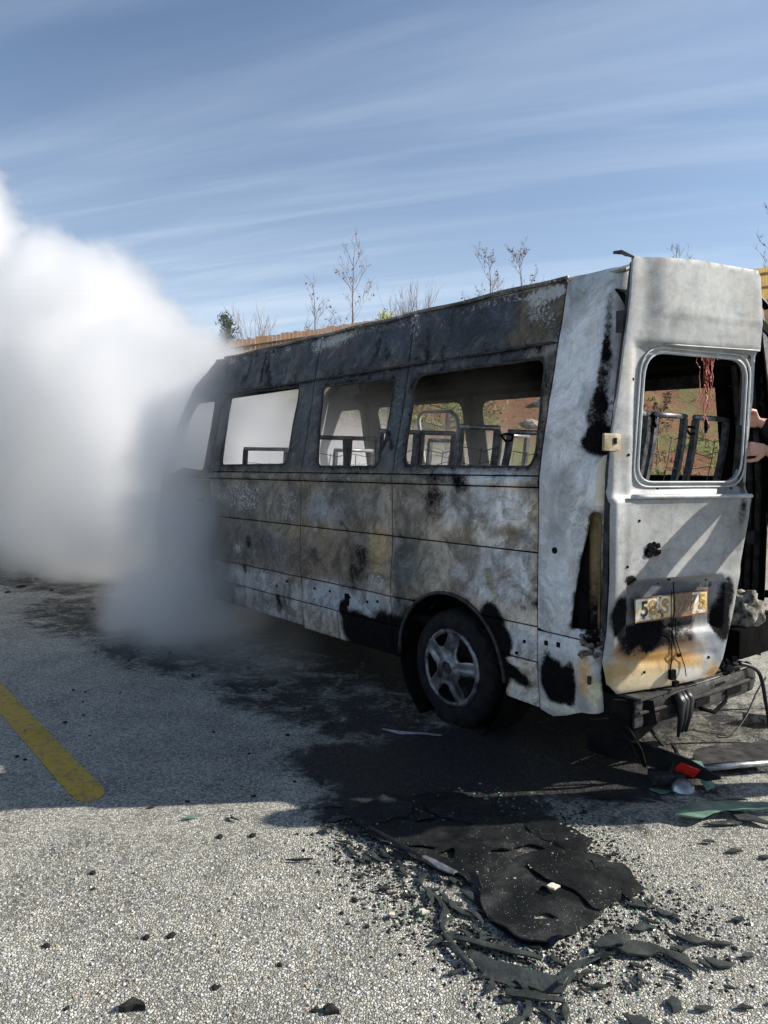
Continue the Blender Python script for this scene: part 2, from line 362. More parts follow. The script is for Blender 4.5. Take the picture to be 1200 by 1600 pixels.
# ------------------------------------------------------------------ ground
def axis(lo, hi, fine_lo, fine_hi, step, grow=1.35):
    a = list(np.arange(fine_lo, fine_hi + 1e-6, step)); d = step
    x = fine_lo
    while x > lo: d *= grow; x -= d; a.insert(0, max(x, lo))
    d = step; x = fine_hi
    while x < hi: d *= grow; x += d; a.append(min(x, hi))
    return np.array(a)
def asphalt():
    t = NT('chip_seal_asphalt'); co = t.coord()
    warp = t.n.new('ShaderNodeVectorMath'); warp.operation = 'ADD'; t.l.new(co, warp.inputs[0])
    wsc = t.n.new('ShaderNodeVectorMath'); wsc.operation = 'SCALE'; wsc.inputs['Scale'].default_value = .006
    t.l.new(t.noise(60, 2, .5, 0, None, True), wsc.inputs[0]); t.l.new(wsc.outputs[0], warp.inputs[1]); v = warp.outputs[0]
    d1, e1 = t.voronoi(98, 'F1', 'Distance', v), t.voronoi(98, 'DISTANCE_TO_EDGE', 'Distance', v)
    c1 = t.voronoi(98, 'F1', 'Color', v)
    sp = t.n.new('ShaderNodeSeparateColor'); t.l.new(c1, sp.inputs[0])
    stone = t.mix(t.ramp(sp.outputs[0], .05, .95), (.235, .228, .19), (.61, .59, .495))
    stone = t.mix(t.ramp(sp.outputs[1], .80, .9), stone, (.66, .64, .58))
    stone = t.mix(t.math('MULTIPLY', t.ramp(sp.outputs[2], .93, .97), .6), stone, (.42, .34, .22))
    gap = t.ramp(e1, .0, .10)
    fine = t.noise(420, 3, .6)
    binder = t.mix(fine, (.04, .04, .04), (.20, .20, .185))
    wear = t.noise(.55, 6, .6); wear2 = t.noise(3.5, 5, .6)
    present = t.ramp(t.math('ADD', sp.outputs[2], t.math('MULTIPLY', t.math('SUBTRACT', wear2, .5), .7)), -.02, .10)
    col = t.mix(t.math('MULTIPLY', gap, present), binder, stone)
    k = t.ramp(t.math('ADD', t.math('MULTIPLY', wear, .6), t.math('MULTIPLY', wear2, .4)), .3, .7, .72, 1.14)
    kc = t.n.new('ShaderNodeCombineXYZ'); [t.l.new(k, kc.inputs[i]) for i in range(3)]
    col = t.mix(1.0, col, kc.outputs[0], 'MULTIPLY')
    soot = t.attr('soot'); nB, nD = t.noise(4.5, 9, .66, .7), t.noise(22, 7, .65, .5)
    sv = t.math('ADD', soot, t.math('MULTIPLY', t.math('SUBTRACT', t.math('ADD', t.math('MULTIPLY', nB, .6), t.math('MULTIPLY', nD, .4)), .5), 2.3))
    sf = t.math('MULTIPLY', t.ramp(sv, .25, .75), t.ramp(soot, .02, .30))
    peep = t.math('MULTIPLY', t.ramp(sp.outputs[0], .82, .95), .06)
    col = t.mix(t.math('MULTIPLY', sf, t.math('SUBTRACT', 1.0, peep)), col, t.mix(fine, (.008, .008, .009), (.03, .03, .03)))
    wet = t.ramp(t.attr('wet'), .3, .8)
    col = t.mix(t.math('MULTIPLY', wet, .55), col, t.mix(1.0, col, (.35, .34, .33), 'MULTIPLY'))
    ro = t.math('SUBTRACT', t.ramp(sp.outputs[1], 0, 1, .62, .9), t.math('MULTIPLY', wet, .35))
    t.pbr(col, ro, 0, .35)
    h = t.math('MULTIPLY', t.ramp(e1, .0, .25), t.math('ADD', .5, t.math('MULTIPLY', sp.outputs[0], .5)))
    h = t.math('ADD', t.math('MULTIPLY', h, present), t.math('MULTIPLY', fine, .2))
    t.bump(h, .006, .9)
    return t.m
GX, GY = axis(-700, 700, -4.2, 3.6, .06), axis(-500, 1500, 1.4, 9.6, .06)
gxx, gyy = np.meshgrid(GX, GY); gp = np.stack([gxx.ravel(), gyy.ravel()], 1)
VO = np.array([1.06375, 3.7]); YAW = R(38.5)
fwd, rgt = np.array([-math.sin(YAW), math.cos(YAW)]), np.array([math.cos(YAW), math.sin(YAW)])
q = gp - VO; gs, gu = q @ fwd, q @ rgt
def box_falloff(u, s, u0, u1, s0, s1, soft):
    d = np.maximum(np.maximum(u0 - u, u - u1), np.maximum(s0 - s, s - s1)); return np.clip(.5 - d / soft, 0, 1)
def spot(P, x, y, rx, ry, rot=0):
    c, s_ = math.cos(R(rot)), math.sin(R(rot)); a, b = P[:, 0] - x, P[:, 1] - y
    d = np.sqrt(((a * c + b * s_) / rx) ** 2 + ((-a * s_ + b * c) / ry) ** 2); t = np.clip((1.25 - d) / .75, 0, 1); return t * t * (3 - 2 * t)
soot = box_falloff(gu, gs, -.1, 1.9, -.1, 6.0, 1.6) * .9
for a in ((.15, 3.85, .8, .42, -20, 1.05), (.65, 4.15, .8, .5, 0, 1.1), (1.05, 3.85, .7, .4, 0, 1.0), (.25, 3.45, .62, .42, -15, 1.1), (.05, 3.30, .45, .22, -15, .9), (.45, 2.95, .45, .36, -40, .8), (.3, 2.6, .3, .25, -60, .3), (-.12, 3.38, .34, .2, -20, .6),
          (-2.9, 8.0, 1.9, 1.0, -50, .62), (-4.6, 10.6, 2.4, 1.0, -50, .6), (1.9, 3.92, .5, .14, 8, .6), (-.6, 5.2, 1.3, .6, -52, .62), (-1.9, 6.6, 1.5, .75, -52, .62), (.0, 4.5, .8, .45, -52, .7), (1.5, 3.6, .35, .1, 10, .45), (.2, 4.7, .5, .5, 0, .6)):
    soot = np.maximum(soot, spot(gp, *a[:5]) * a[5])
wet = np.maximum(spot(gp, 1.9, 4.3, 1.1, .45, 12), spot(gp, .4, 3.9, 1.3, .7, -20) * .6)
nx, ny = len(GX), len(GY)
gf = [(j * nx + i, j * nx + i + 1, (j + 1) * nx + i + 1, (j + 1) * nx + i) for j in range(ny - 1) for i in range(nx - 1)]
ground = mesh_obj('road', np.column_stack([gp, np.zeros(len(gp))]), gf, asphalt(), None, False, None, {'soot': soot, 'wet': wet})
tag(ground, 'pale chip seal asphalt road', None, None, 'structure')

# yellow line along the road, running parallel to the van
def yellow():
    t = NT('worn_yellow_road_paint'); co = t.coord()
    e = t.voronoi(98, 'DISTANCE_TO_EDGE'); n1, n2 = t.noise(8, 7, .65), t.noise(60, 4, .6)
    c = t.mix(n2, (.60, .365, .025), (.74, .475, .05)); c = t.mix(t.ramp(n1, .52, .70), c, (.50, .36, .07)); c = t.mix(t.math('MULTIPLY', t.ramp(t.noise(26, 6, .7), .51, .63), .75), c, (.22, .20, .16))
    c = t.mix(t.math('MULTIPLY', t.ramp(t.math('ADD', e, t.math('MULTIPLY', t.math('SUBTRACT', n1, .5), .5)), .10, .0), .6), c, (.12, .10, .07))
    t.pbr(c, .7, 0, .35).bump(t.ramp(e, 0, .2), .004, .8); return t.m
yl = [(-1.356, 3.634), (-1.335, 3.575), (-1.345, 3.52), (-1.385, 3.497), (-1.44, 3.512), (-1.50, 3.575)]
w = Vector((.8, .6)) * .155; d = Vector((-.612, .79))
for k in range(1, 40): p = Vector((-1.50, 3.575)) + d * k * .3; yl.append((p.x, p.y))
rs = [(Vector((-1.356, 3.634)) + d * k * .3) for k in range(1, 40)]
yl += [(p.x, p.y) for p in rs[::-1]]
ylo = sheet('road_marking', yl, [], lambda P: np.column_stack([P, np.full(len(P), .0045)]), .12, .003, (yellow(), yellow()), None, None, (0, 0, -1), 0)
tag(ylo, 'faded yellow painted road line with a rounded end', None, None, 'structure')

# ------------------------------------------------------------------ embankment with a board fence along its crest
FL = [Vector(p) for p in ((-34, 52), (-12, 28), (-4.5, 22.6), (2, 24.5), (8, 26.7), (14, 28.9), (24, 32.6), (44, 40))]
def fence_at(t):
    i = min(int(t), len(FL) - 2); return FL[i].lerp(FL[i + 1], t - i)
def fence_dir(t):
    i = min(int(t), len(FL) - 2); return (FL[i + 1] - FL[i]).normalized()
def crest(x): return float(np.clip(3.75 + .2 * (x + 4), 3.2, 9.5))
PRO = [(-14, 0), (-11.6, -.004), (-10.6, .03), (-9.2, .14), (-7.3, .33), (-5.0, .57), (-2.4, .83), (-.9, .96), (0, 1), (3, 1.02), (14, 1.0), (60, .95)]       # height as a share of the crest's
PO, PZ = [p[0] for p in PRO], [p[1] for p in PRO]
def bank_point(t, o):
    a = fence_at(t); dr = fence_dir(max(0, min(t, len(FL) - 1.001)))
    j = t - int(t); dr2 = fence_dir(min(int(t) + 1, len(FL) - 2)) if j > .5 else fence_dir(max(int(t) - 1, 0)) if j < .5 else dr
    w_ = abs(j - .5); dr = (dr * (1 - w_) + dr2 * w_).normalized(); n = Vector((-dr.y, dr.x))    # n points away from the road
    p = a + n * o; z = float(np.interp(o, PO, PZ)) * crest(p.x)
    amp = .16 if -10.5 < o < -.4 else .03 if o > -.4 else 0.0
    z += amp * (mnoise.fractal(Vector((p.x * .5, p.y * .5, 3)), 1, 2, 4)) + amp * .5 * mnoise.noise(Vector((p.x * 2, p.y * 2, 9)))
    return Vector((p.x, p.y, z))
def bank_z(x, y):
    best = min((( (fence_at(t) - Vector((x, y))).length, t) for t in np.linspace(0, len(FL) - 1.001, 400)))
    a = fence_at(best[1]); dr = fence_dir(best[1]); o = (Vector((x, y)) - a).dot(Vector((-dr.y, dr.x))); return max(0.0, float(np.interp(o, PO, PZ)) * crest(x))
def soil():
    t = NT('dry_soil_and_grass'); n1, n2, n3 = t.noise(.5, 6, .6, .6), t.noise(3, 7, .65), t.noise(14, 6, .75)
    c = t.mix(n2, (.11, .055, .032), (.30, .165, .10)); c = t.mix(t.ramp(n3, .58, .72), c, (.40, .32, .24)); c = t.mix(t.ramp(n3, .40, .32), c, (.06, .04, .028))
    sz = t.n.new('ShaderNodeSeparateXYZ'); t.l.new(t.coord(), sz.inputs[0])
    low = t.ramp(sz.outputs['Z'], 2.4, .6)
    g = t.ramp(t.math('ADD', n1, t.math('MULTIPLY', low, .30)), .50, .64)
    gc = t.mix(n3, (.08, .11, .03), (.24, .25, .10)); c = t.mix(t.math('MULTIPLY', g, .85), c, gc)
    t.pbr(c, .95, 0, .1).bump(t.math('ADD', n2, n3), .05, 1); return t.m
T = np.linspace(0, len(FL) - 1.0001, 150); OO = np.concatenate([np.linspace(-14, -11.8, 4), np.linspace(-11.4, .3, 50), [1, 3, 8, 20, 60]])
bv = [bank_point(t, o) for t in T for o in OO]; nO = len(OO)
bf = [(i * nO + j, (i + 1) * nO + j, (i + 1) * nO + j + 1, i * nO + j + 1) for i in range(len(T) - 1) for j in range(nO - 1)]
for v in bv:
    if v.z < .02: v.z = -.05
bank = mesh_obj('embankment', bv, bf, soil(), None, True); tag(bank, 'brown soil embankment with grass patches rising beyond the van', None, None, 'structure')
# grass on the bank
def grass_mat():
    t = NT('dry_green_grass'); n = t.noise(1.5, 3); oi = t.n.new('ShaderNodeObjectInfo')
    t.pbr(t.mix(t.ramp(n, .35, .65), (.10, .14, .035), (.30, .29, .12)), .8, 0, .2); return t.m
gv, gfc = [], []
for k in range(5200):
    t = rng.uniform(1.6, 5.2); o = rng.uniform(-11.2, -.2); p = bank_point(t, o)
    dens = mnoise.fractal(Vector((p.x * .5, p.y * .5, 7)), 1, 2, 3) + (.35 if o < -7 else -.08)
    if (dens < .05 and rng.random() > .03) or (o > -6.5 and rng.random() > .35): continue
    for b in range(rng.randint(4, 7)):
        a = rng.uniform(0, 6.28); h = rng.uniform(.05, .16); l = rng.uniform(.03, .12); wd = rng.uniform(.008, .018)
        c = p + Vector((rng.uniform(-.1, .1), rng.uniform(-.1, .1), -.03)); s_ = Vector((-math.sin(a), math.cos(a), 0)) * wd; e = c + Vector((math.cos(a) * l, math.sin(a) * l, h)); m_ = c.lerp(e, .55) + Vector((0, 0, h * .12))
        i = len(gv); gv += [c - s_, c + s_, m_ + s_ * .7, m_ - s_ * .7, e]; gfc += [(i, i + 1, i + 2, i + 3), (i + 3, i + 2, i + 4)]
tag(mesh_obj('grass', gv, gfc, grass_mat(), None, False), 'dry green grass tufts growing on the embankment', 'grass', None, 'stuff')
# stones lying on the bank
rockm = mottled('pale_rock', (.20, .17, .13), (.42, .37, .31), 6, .95, .2, 0, .02)
for k in range(10):
    t = rng.uniform(2.8, 4.6); o = rng.uniform(-10.0, -2.0); p = bank_point(t, o); s_ = rng.uniform(.12, .34)
    bm = bmesh.new(); bmesh.ops.create_icosphere(bm, subdivisions=2, radius=s_)
    for v in bm.verts: v.co *= 1 + .35 * mnoise.noise(v.co * (2.2 / s_) * .5 + Vector((k, k, 0))); v.co.z *= .65
    me = bpy.data.meshes.new('rock'); bm.to_mesh(me); bm.free(); me.materials.append(rockm)
    ro = link(bpy.data.objects.new('rock', me)); ro.location = p; ro.rotation_euler = (0, 0, rng.uniform(0, 6))
    tag(ro, 'pale rock lying on the brown embankment slope', 'rock', 'rocks on the embankment')

# fence: posts, rails and boards, section by section
def board_mat(name, a, b):
    t = NT(name); n = t.noise(3, 4); g = t.noise(30, 4, .6, 1, t.mapping(t.coord(), (1, 1, .1)))
    oi = t.voronoi(6, 'F1', 'Color', t.mapping(t.coord(), (1, 1, .001))); t.pbr(t.mix(t.ramp(t.math('ADD', t.math('MULTIPLY', n, .5), t.math('MULTIPLY', g, .5)), .3, .7), a, b), .75, 0, .25); return t.m
wood_y, wood_r = board_mat('yellow_timber', (.44, .27, .06), (.66, .45, .13)), board_mat('reddish_timber', (.36, .20, .11), (.50, .31, .19))
wood_d = board_mat('dark_timber', (.07, .04, .015), (.14, .09, .03))
fence = empty('board_fence', (0, 0, 0)); tag(fence, 'tall timber board fence along the crest of the embankment', 'fence')
acc = 0.0; pts = []
for i in range(1, len(FL) - 1):
    a, b = FL[i], FL[i + 1]; L = (b - a).length; n = max(1, round(L / 2.4))
    for k in range(n): pts.append(a.lerp(b, k / n))
pts.append(FL[-1])
for k in range(len(pts) - 1):
    a, b = pts[k], pts[k + 1]; L = (b - a).length; dr = (b - a).normalized(); nr = Vector((-dr.y, dr.x)); mw = wood_y if (a.x + b.x) > 4 else wood_r; CREST = crest((a.x + b.x) / 2) - .05; sl = (crest(b.x) - crest(a.x)) / L
    rot = Matrix.Rotation(math.atan2(dr.y, dr.x), 3, 'Z'); rrot = rot @ Matrix.Rotation(-math.atan(sl), 3, 'Y')
    P = MB(); P.box((a.x + nr.x * .06, a.y + nr.y * .06, crest(a.x) + .65), (.1, .1, 1.6), rot); P.build('post', mw, fence)
    for hgt in (.35, .85, 1.35):
        m_ = MB(); c = a.lerp(b, .5) - nr * .035; m_.box((c.x, c.y, CREST + hgt), (L - .02, .03, .055), rrot); m_.build('rail', wood_d, fence)
    m_ = MB(); nb = int(L / .12)
    for j in range(nb):
        c = a.lerp(b, (j + .5) / nb); h = 1.62 + rng.uniform(-.03, .03); m_.box((c.x, c.y, crest(c.x) + h / 2 - .10), (L / nb - .012, .02 + rng.uniform(0, .006), h), rot)
    tag(m_.build('board_panel', mw, fence), None, None, None, 'stuff')

# ------------------------------------------------------------------ trees
bark = mottled('grey_brown_bark', (.07, .055, .045), (.20, .16, .13), 20, .9, .2, 0, .004)
twigm = mottled('reddish_twig', (.15, .10, .085), (.28, .21, .175), 5, .9, .2, 0, 0)
deadleaf = mottled('dry_brown_leaf', (.10, .055, .03), (.25, .15, .08), 3, .9, .2, 0, 0)
def bare_tree(loc, h, seed, label, group, stems=1, spread=.35, leaves=0, cat='tree', name='bare_tree', upright=.75):
    r = random.Random(seed); root = empty(name, loc); tag(root, label, cat, group)
    tr, tw, lf = MB(), MB(), MB()
    def leaf(p):
        s_ = r.uniform(.04, .085); q = Vector((r.uniform(-1, 1), r.uniform(-1, 1), r.uniform(-1, .2))).normalized(); u_ = q.orthogonal().normalized(); v_ = q.cross(u_)
        lf.add([p, p + u_ * s_ * .5 + q * s_ * .5, p + q * s_ * 1.3, p - u_ * s_ * .5 + q * s_ * .5 + v_ * .01], [(0, 1, 2, 3)])
    def limb(p, d, L, rad, lev, dest):
        n = 5 if lev < 2 else 3; P = [p.copy()]; q = p.copy(); dd = d.normalized()
        for k in range(n):
            dd = (dd + Vector((r.gauss(0, .04 if lev == 0 else .10), r.gauss(0, .04 if lev == 0 else .10), r.gauss(.03, .06) + (.06 if lev else 0)))).normalized(); q = q + dd * L / n; P.append(q.copy())
        dest.tube(P, [rad * (1 - .75 * i / n) for i in range(n + 1)], 5 if lev == 0 else 3)
        if lev >= 3:
            return
        m = (15 if lev == 0 else 5 if lev == 1 else 3)
        for k in range(m):
            f = r.uniform(.22, .98) if lev == 0 else r.uniform(.25, 1); i = min(int(f * n), n - 1); b = P[i].lerp(P[i + 1], f * n - i)
            a = r.uniform(0, 6.283); out_ = Vector((math.cos(a), math.sin(a), 0)); cd = (P[i + 1] - P[i]).normalized()
            nd = (cd * upright + out_ * (.75 if lev == 0 else .6) + Vector((0, 0, .1))).normalized()
            limb(b, nd, L * (r.uniform(.24, .42) * (1.15 - .65 * f) if lev == 0 else r.uniform(.35, .55)), max(rad * (.30 if lev == 0 else .5), .005), lev + 1, tw)
            if leaves and lev >= 1 and r.random() < leaves: leaf(b + nd * L * .2)
        if leaves and lev == 2 and r.random() < leaves: leaf(P[-1])
    for k in range(stems):
        a = r.uniform(0, 6.283); dd = Vector((math.cos(a) * spread * r.random(), math.sin(a) * spread * r.random(), 1)) if stems > 1 else Vector((0.02, 0, 1))
        limb(Vector((math.cos(a), math.sin(a), 0)) * (.12 if stems > 1 else 0), dd, h * r.uniform(.85, 1), .030 * h / 4 / (1 if stems == 1 else 2.4), 0 if stems == 1 else 1, tr)
    tr.build('trunk', bark, root); tw.build('branches', twigm, root)
    if lf.v: tag(lf.build('dry_leaves', deadleaf, root), None, None, None, 'stuff')
    return root
def plant(x, y): return (x, y, bank_z(x, y) - .05)
bare_tree(plant(-1.15, 26), 4.4, 11, 'tallest bare tree with dry leaves behind the fence above the van roof', 'bare trees on the skyline', leaves=.12)
bare_tree(plant(-2.3, 26), 3.4, 5, 'slender bare tree beside the tallest bare tree on the skyline', 'bare trees on the skyline', leaves=.12)
bare_tree(plant(.8, 26), 2.1, 8, 'rounded bare grey shrub on the skyline above the middle of the van roof', 'bare shrubs on the skyline', stems=26, spread=.34, cat='shrub', name='bare_shrub', upright=2.6)
bare_tree(plant(-3.9, 24.2), 2.0, 21, 'low bare shrub behind the red brown fence next to the smoke', 'bare shrubs on the skyline', stems=16, spread=.30, cat='shrub', name='bare_shrub', upright=2.4)
bare_tree(plant(3.7, 27), 4.0, 31, 'bare sapling with tiny dry leaves above the rear part of the van roof', 'bare trees on the skyline', leaves=.3)
bare_tree(plant(4.9, 27), 3.8, 37, 'thin upright sapling next to the rear corner of the van roof', 'bare trees on the skyline', leaves=.15)
bare_tree(plant(11, 29.5), 3.3, 41, 'thin twiggy sapling just above the open rear door', 'bare trees on the skyline')
bare_tree(plant(15.2, 30.5), 3.9, 44, 'bare twig tips at the edge of the picture above the yellow fence', 'bare trees on the skyline', leaves=.3)

needle = NT('pine_needles'); _n = needle.noise(1.2, 4); needle.pbr(needle.mix(needle.ramp(_n, .35, .65), (.09, .12, .035), (.30, .31, .10)), .7, 0, .25); needle = needle.m
needle_dark = mottled('dark_pine_needles', (.018, .028, .016), (.05, .065, .03), 1.5, .8, .2, 0, 0)
def needle_tree(loc, h, w_, seed, label, group, n=2600, dark=False, base=.12):
    r = random.Random(seed); root = empty('pine_tree', loc); tag(root, label, 'tree', group)
    tr = MB(); tr.tube([(0, 0, -.1), (.03, .02, h * .5), (0, 0, h * .97)], [.07 * h / 3, .045 * h / 3, .01], 7)
    cr = MB(); lim = MB()
    for k in range(46):
        f = base + (1 - base) * (k + r.random()) / 46; a = r.uniform(0, 6.283); L = w_ * (1.05 - f) ** .7 * r.uniform(.55, 1.1); z = h * f
        e = Vector((math.cos(a) * L, math.sin(a) * L, z + L * r.uniform(.1, .45))); lim.tube([(0, 0, z), e], [.018, .005], 3)
        for j in range(int(n / 46)):
            t = r.uniform(.25, 1.05); p = Vector((0, 0, z)).lerp(e, t) + Vector((r.gauss(0, .09), r.gauss(0, .09), r.gauss(.02, .07)))
            d = (e - Vector((0, 0, z))).normalized() * .5 + Vector((r.gauss(0, .6), r.gauss(0, .6), r.gauss(.4, .5))); d = d.normalized() * r.uniform(.07, .17); s_ = d.orthogonal().normalized() * r.uniform(.012, .026)
            cr.add([p - s_, p + s_, p + d], [(0, 1, 2)])
    tr.build('trunk', bark, root); lim.build('branches', bark, root); tag(cr.build('crown', needle_dark if dark else needle, root), None, None, None, 'stuff'); return root
needle_tree(plant(1.35, 16.6), 3.0, 1.5, 3, 'bushy green pine on the embankment seen through the rear side window', 'pines on the embankment', 4200)
needle_tree(plant(.1, 17.2), 2.9, 1.4, 4, 'green pine seen through the van beside the sliding door frame', 'pines on the embankment', 3600)
needle_tree(plant(-2.6, 18.0), 1.5, 1.2, 6, 'hazy pine seen through the front side window', 'pines on the embankment', 3400)
needle_tree(plant(-4.75, 23.4), 2.45, .5, 9, 'dark pine top poking out of the smoke beside the van roof', 'pines on the embankment', 1500, True)
bare_tree(plant(6.2, 17.5), 1.9, 52, 'young bare sapling on the brown slope seen through the rear door window', 'saplings on the embankment', leaves=.5)

# ------------------------------------------------------------------ the burnt van (local x = across, y = forward from the rear, z = up)
van = empty('burnt_van', (VO[0], VO[1], 0), YAW)
tag(van, 'burnt out high roof passenger van with bare scorched metal and no glass', 'van')
WID = 1.97
def U(z): return np.interp(z, [.22, .5, 1.0, 1.5, 2.2, 2.56, 2.62], [.035, .006, 0, 0, .14, .215, .30])
def SR(z): return np.interp(z, [0, 1.5, 2.6], [0, 0, .06])
def dent(P):       # buckled sheet metal
    s, z = P[:, 0], P[:, 1]
    Q = np.column_stack([s, z, np.zeros(len(P))])
    return .016 * fbm(Q, 1.5, 2, 4.0) + .007 * fbm(Q, 4.5, 2, 9.0)
def press(s, z):   # pressed beads: raised belt, hollow between
    b = -.012 * np.exp(-((z - 1.48) / .03) ** 2) + .006 * np.exp(-((z - .62) / .05) ** 2)
    return b
def side3(P):
    P = np.asarray(P); s, z = P[:, 0], P[:, 1]; return np.column_stack([U(z) + dent(P) + press(s, z), s, z])
def side3r(P):
    q = side3(P); q[:, 0] = WID - q[:, 0]; return q
def mark(P, tab, t, s, a):
    for x, y, rx, ry, rot, k, v in tab:
        c, n = math.cos(R(rot)), math.sin(R(rot)); p, q = P[:, 0] - x, P[:, 1] - y
        d = np.sqrt(((p * c + q * n) / max(rx, .02)) ** 2 + ((-p * n + q * c) / max(ry, .02)) ** 2); w = np.clip((1.3 - d) / .8, 0, 1); w = w * w * (3 - 2 * w)
        if k == 't': w = w[:, None] * v[3]; t[:] = t * (1 - w) + np.array(v[:3]) * w
        elif k == 's': s += w * v
        else: a += w * v
    return np.column_stack([t, np.ones(len(t))]), np.clip(s, -.5, 1.2), np.clip(a, -.2, 1)
def ipl(z, zs, cols): return np.column_stack([np.interp(z, zs, [c[i] for c in cols]) for i in range(3)])
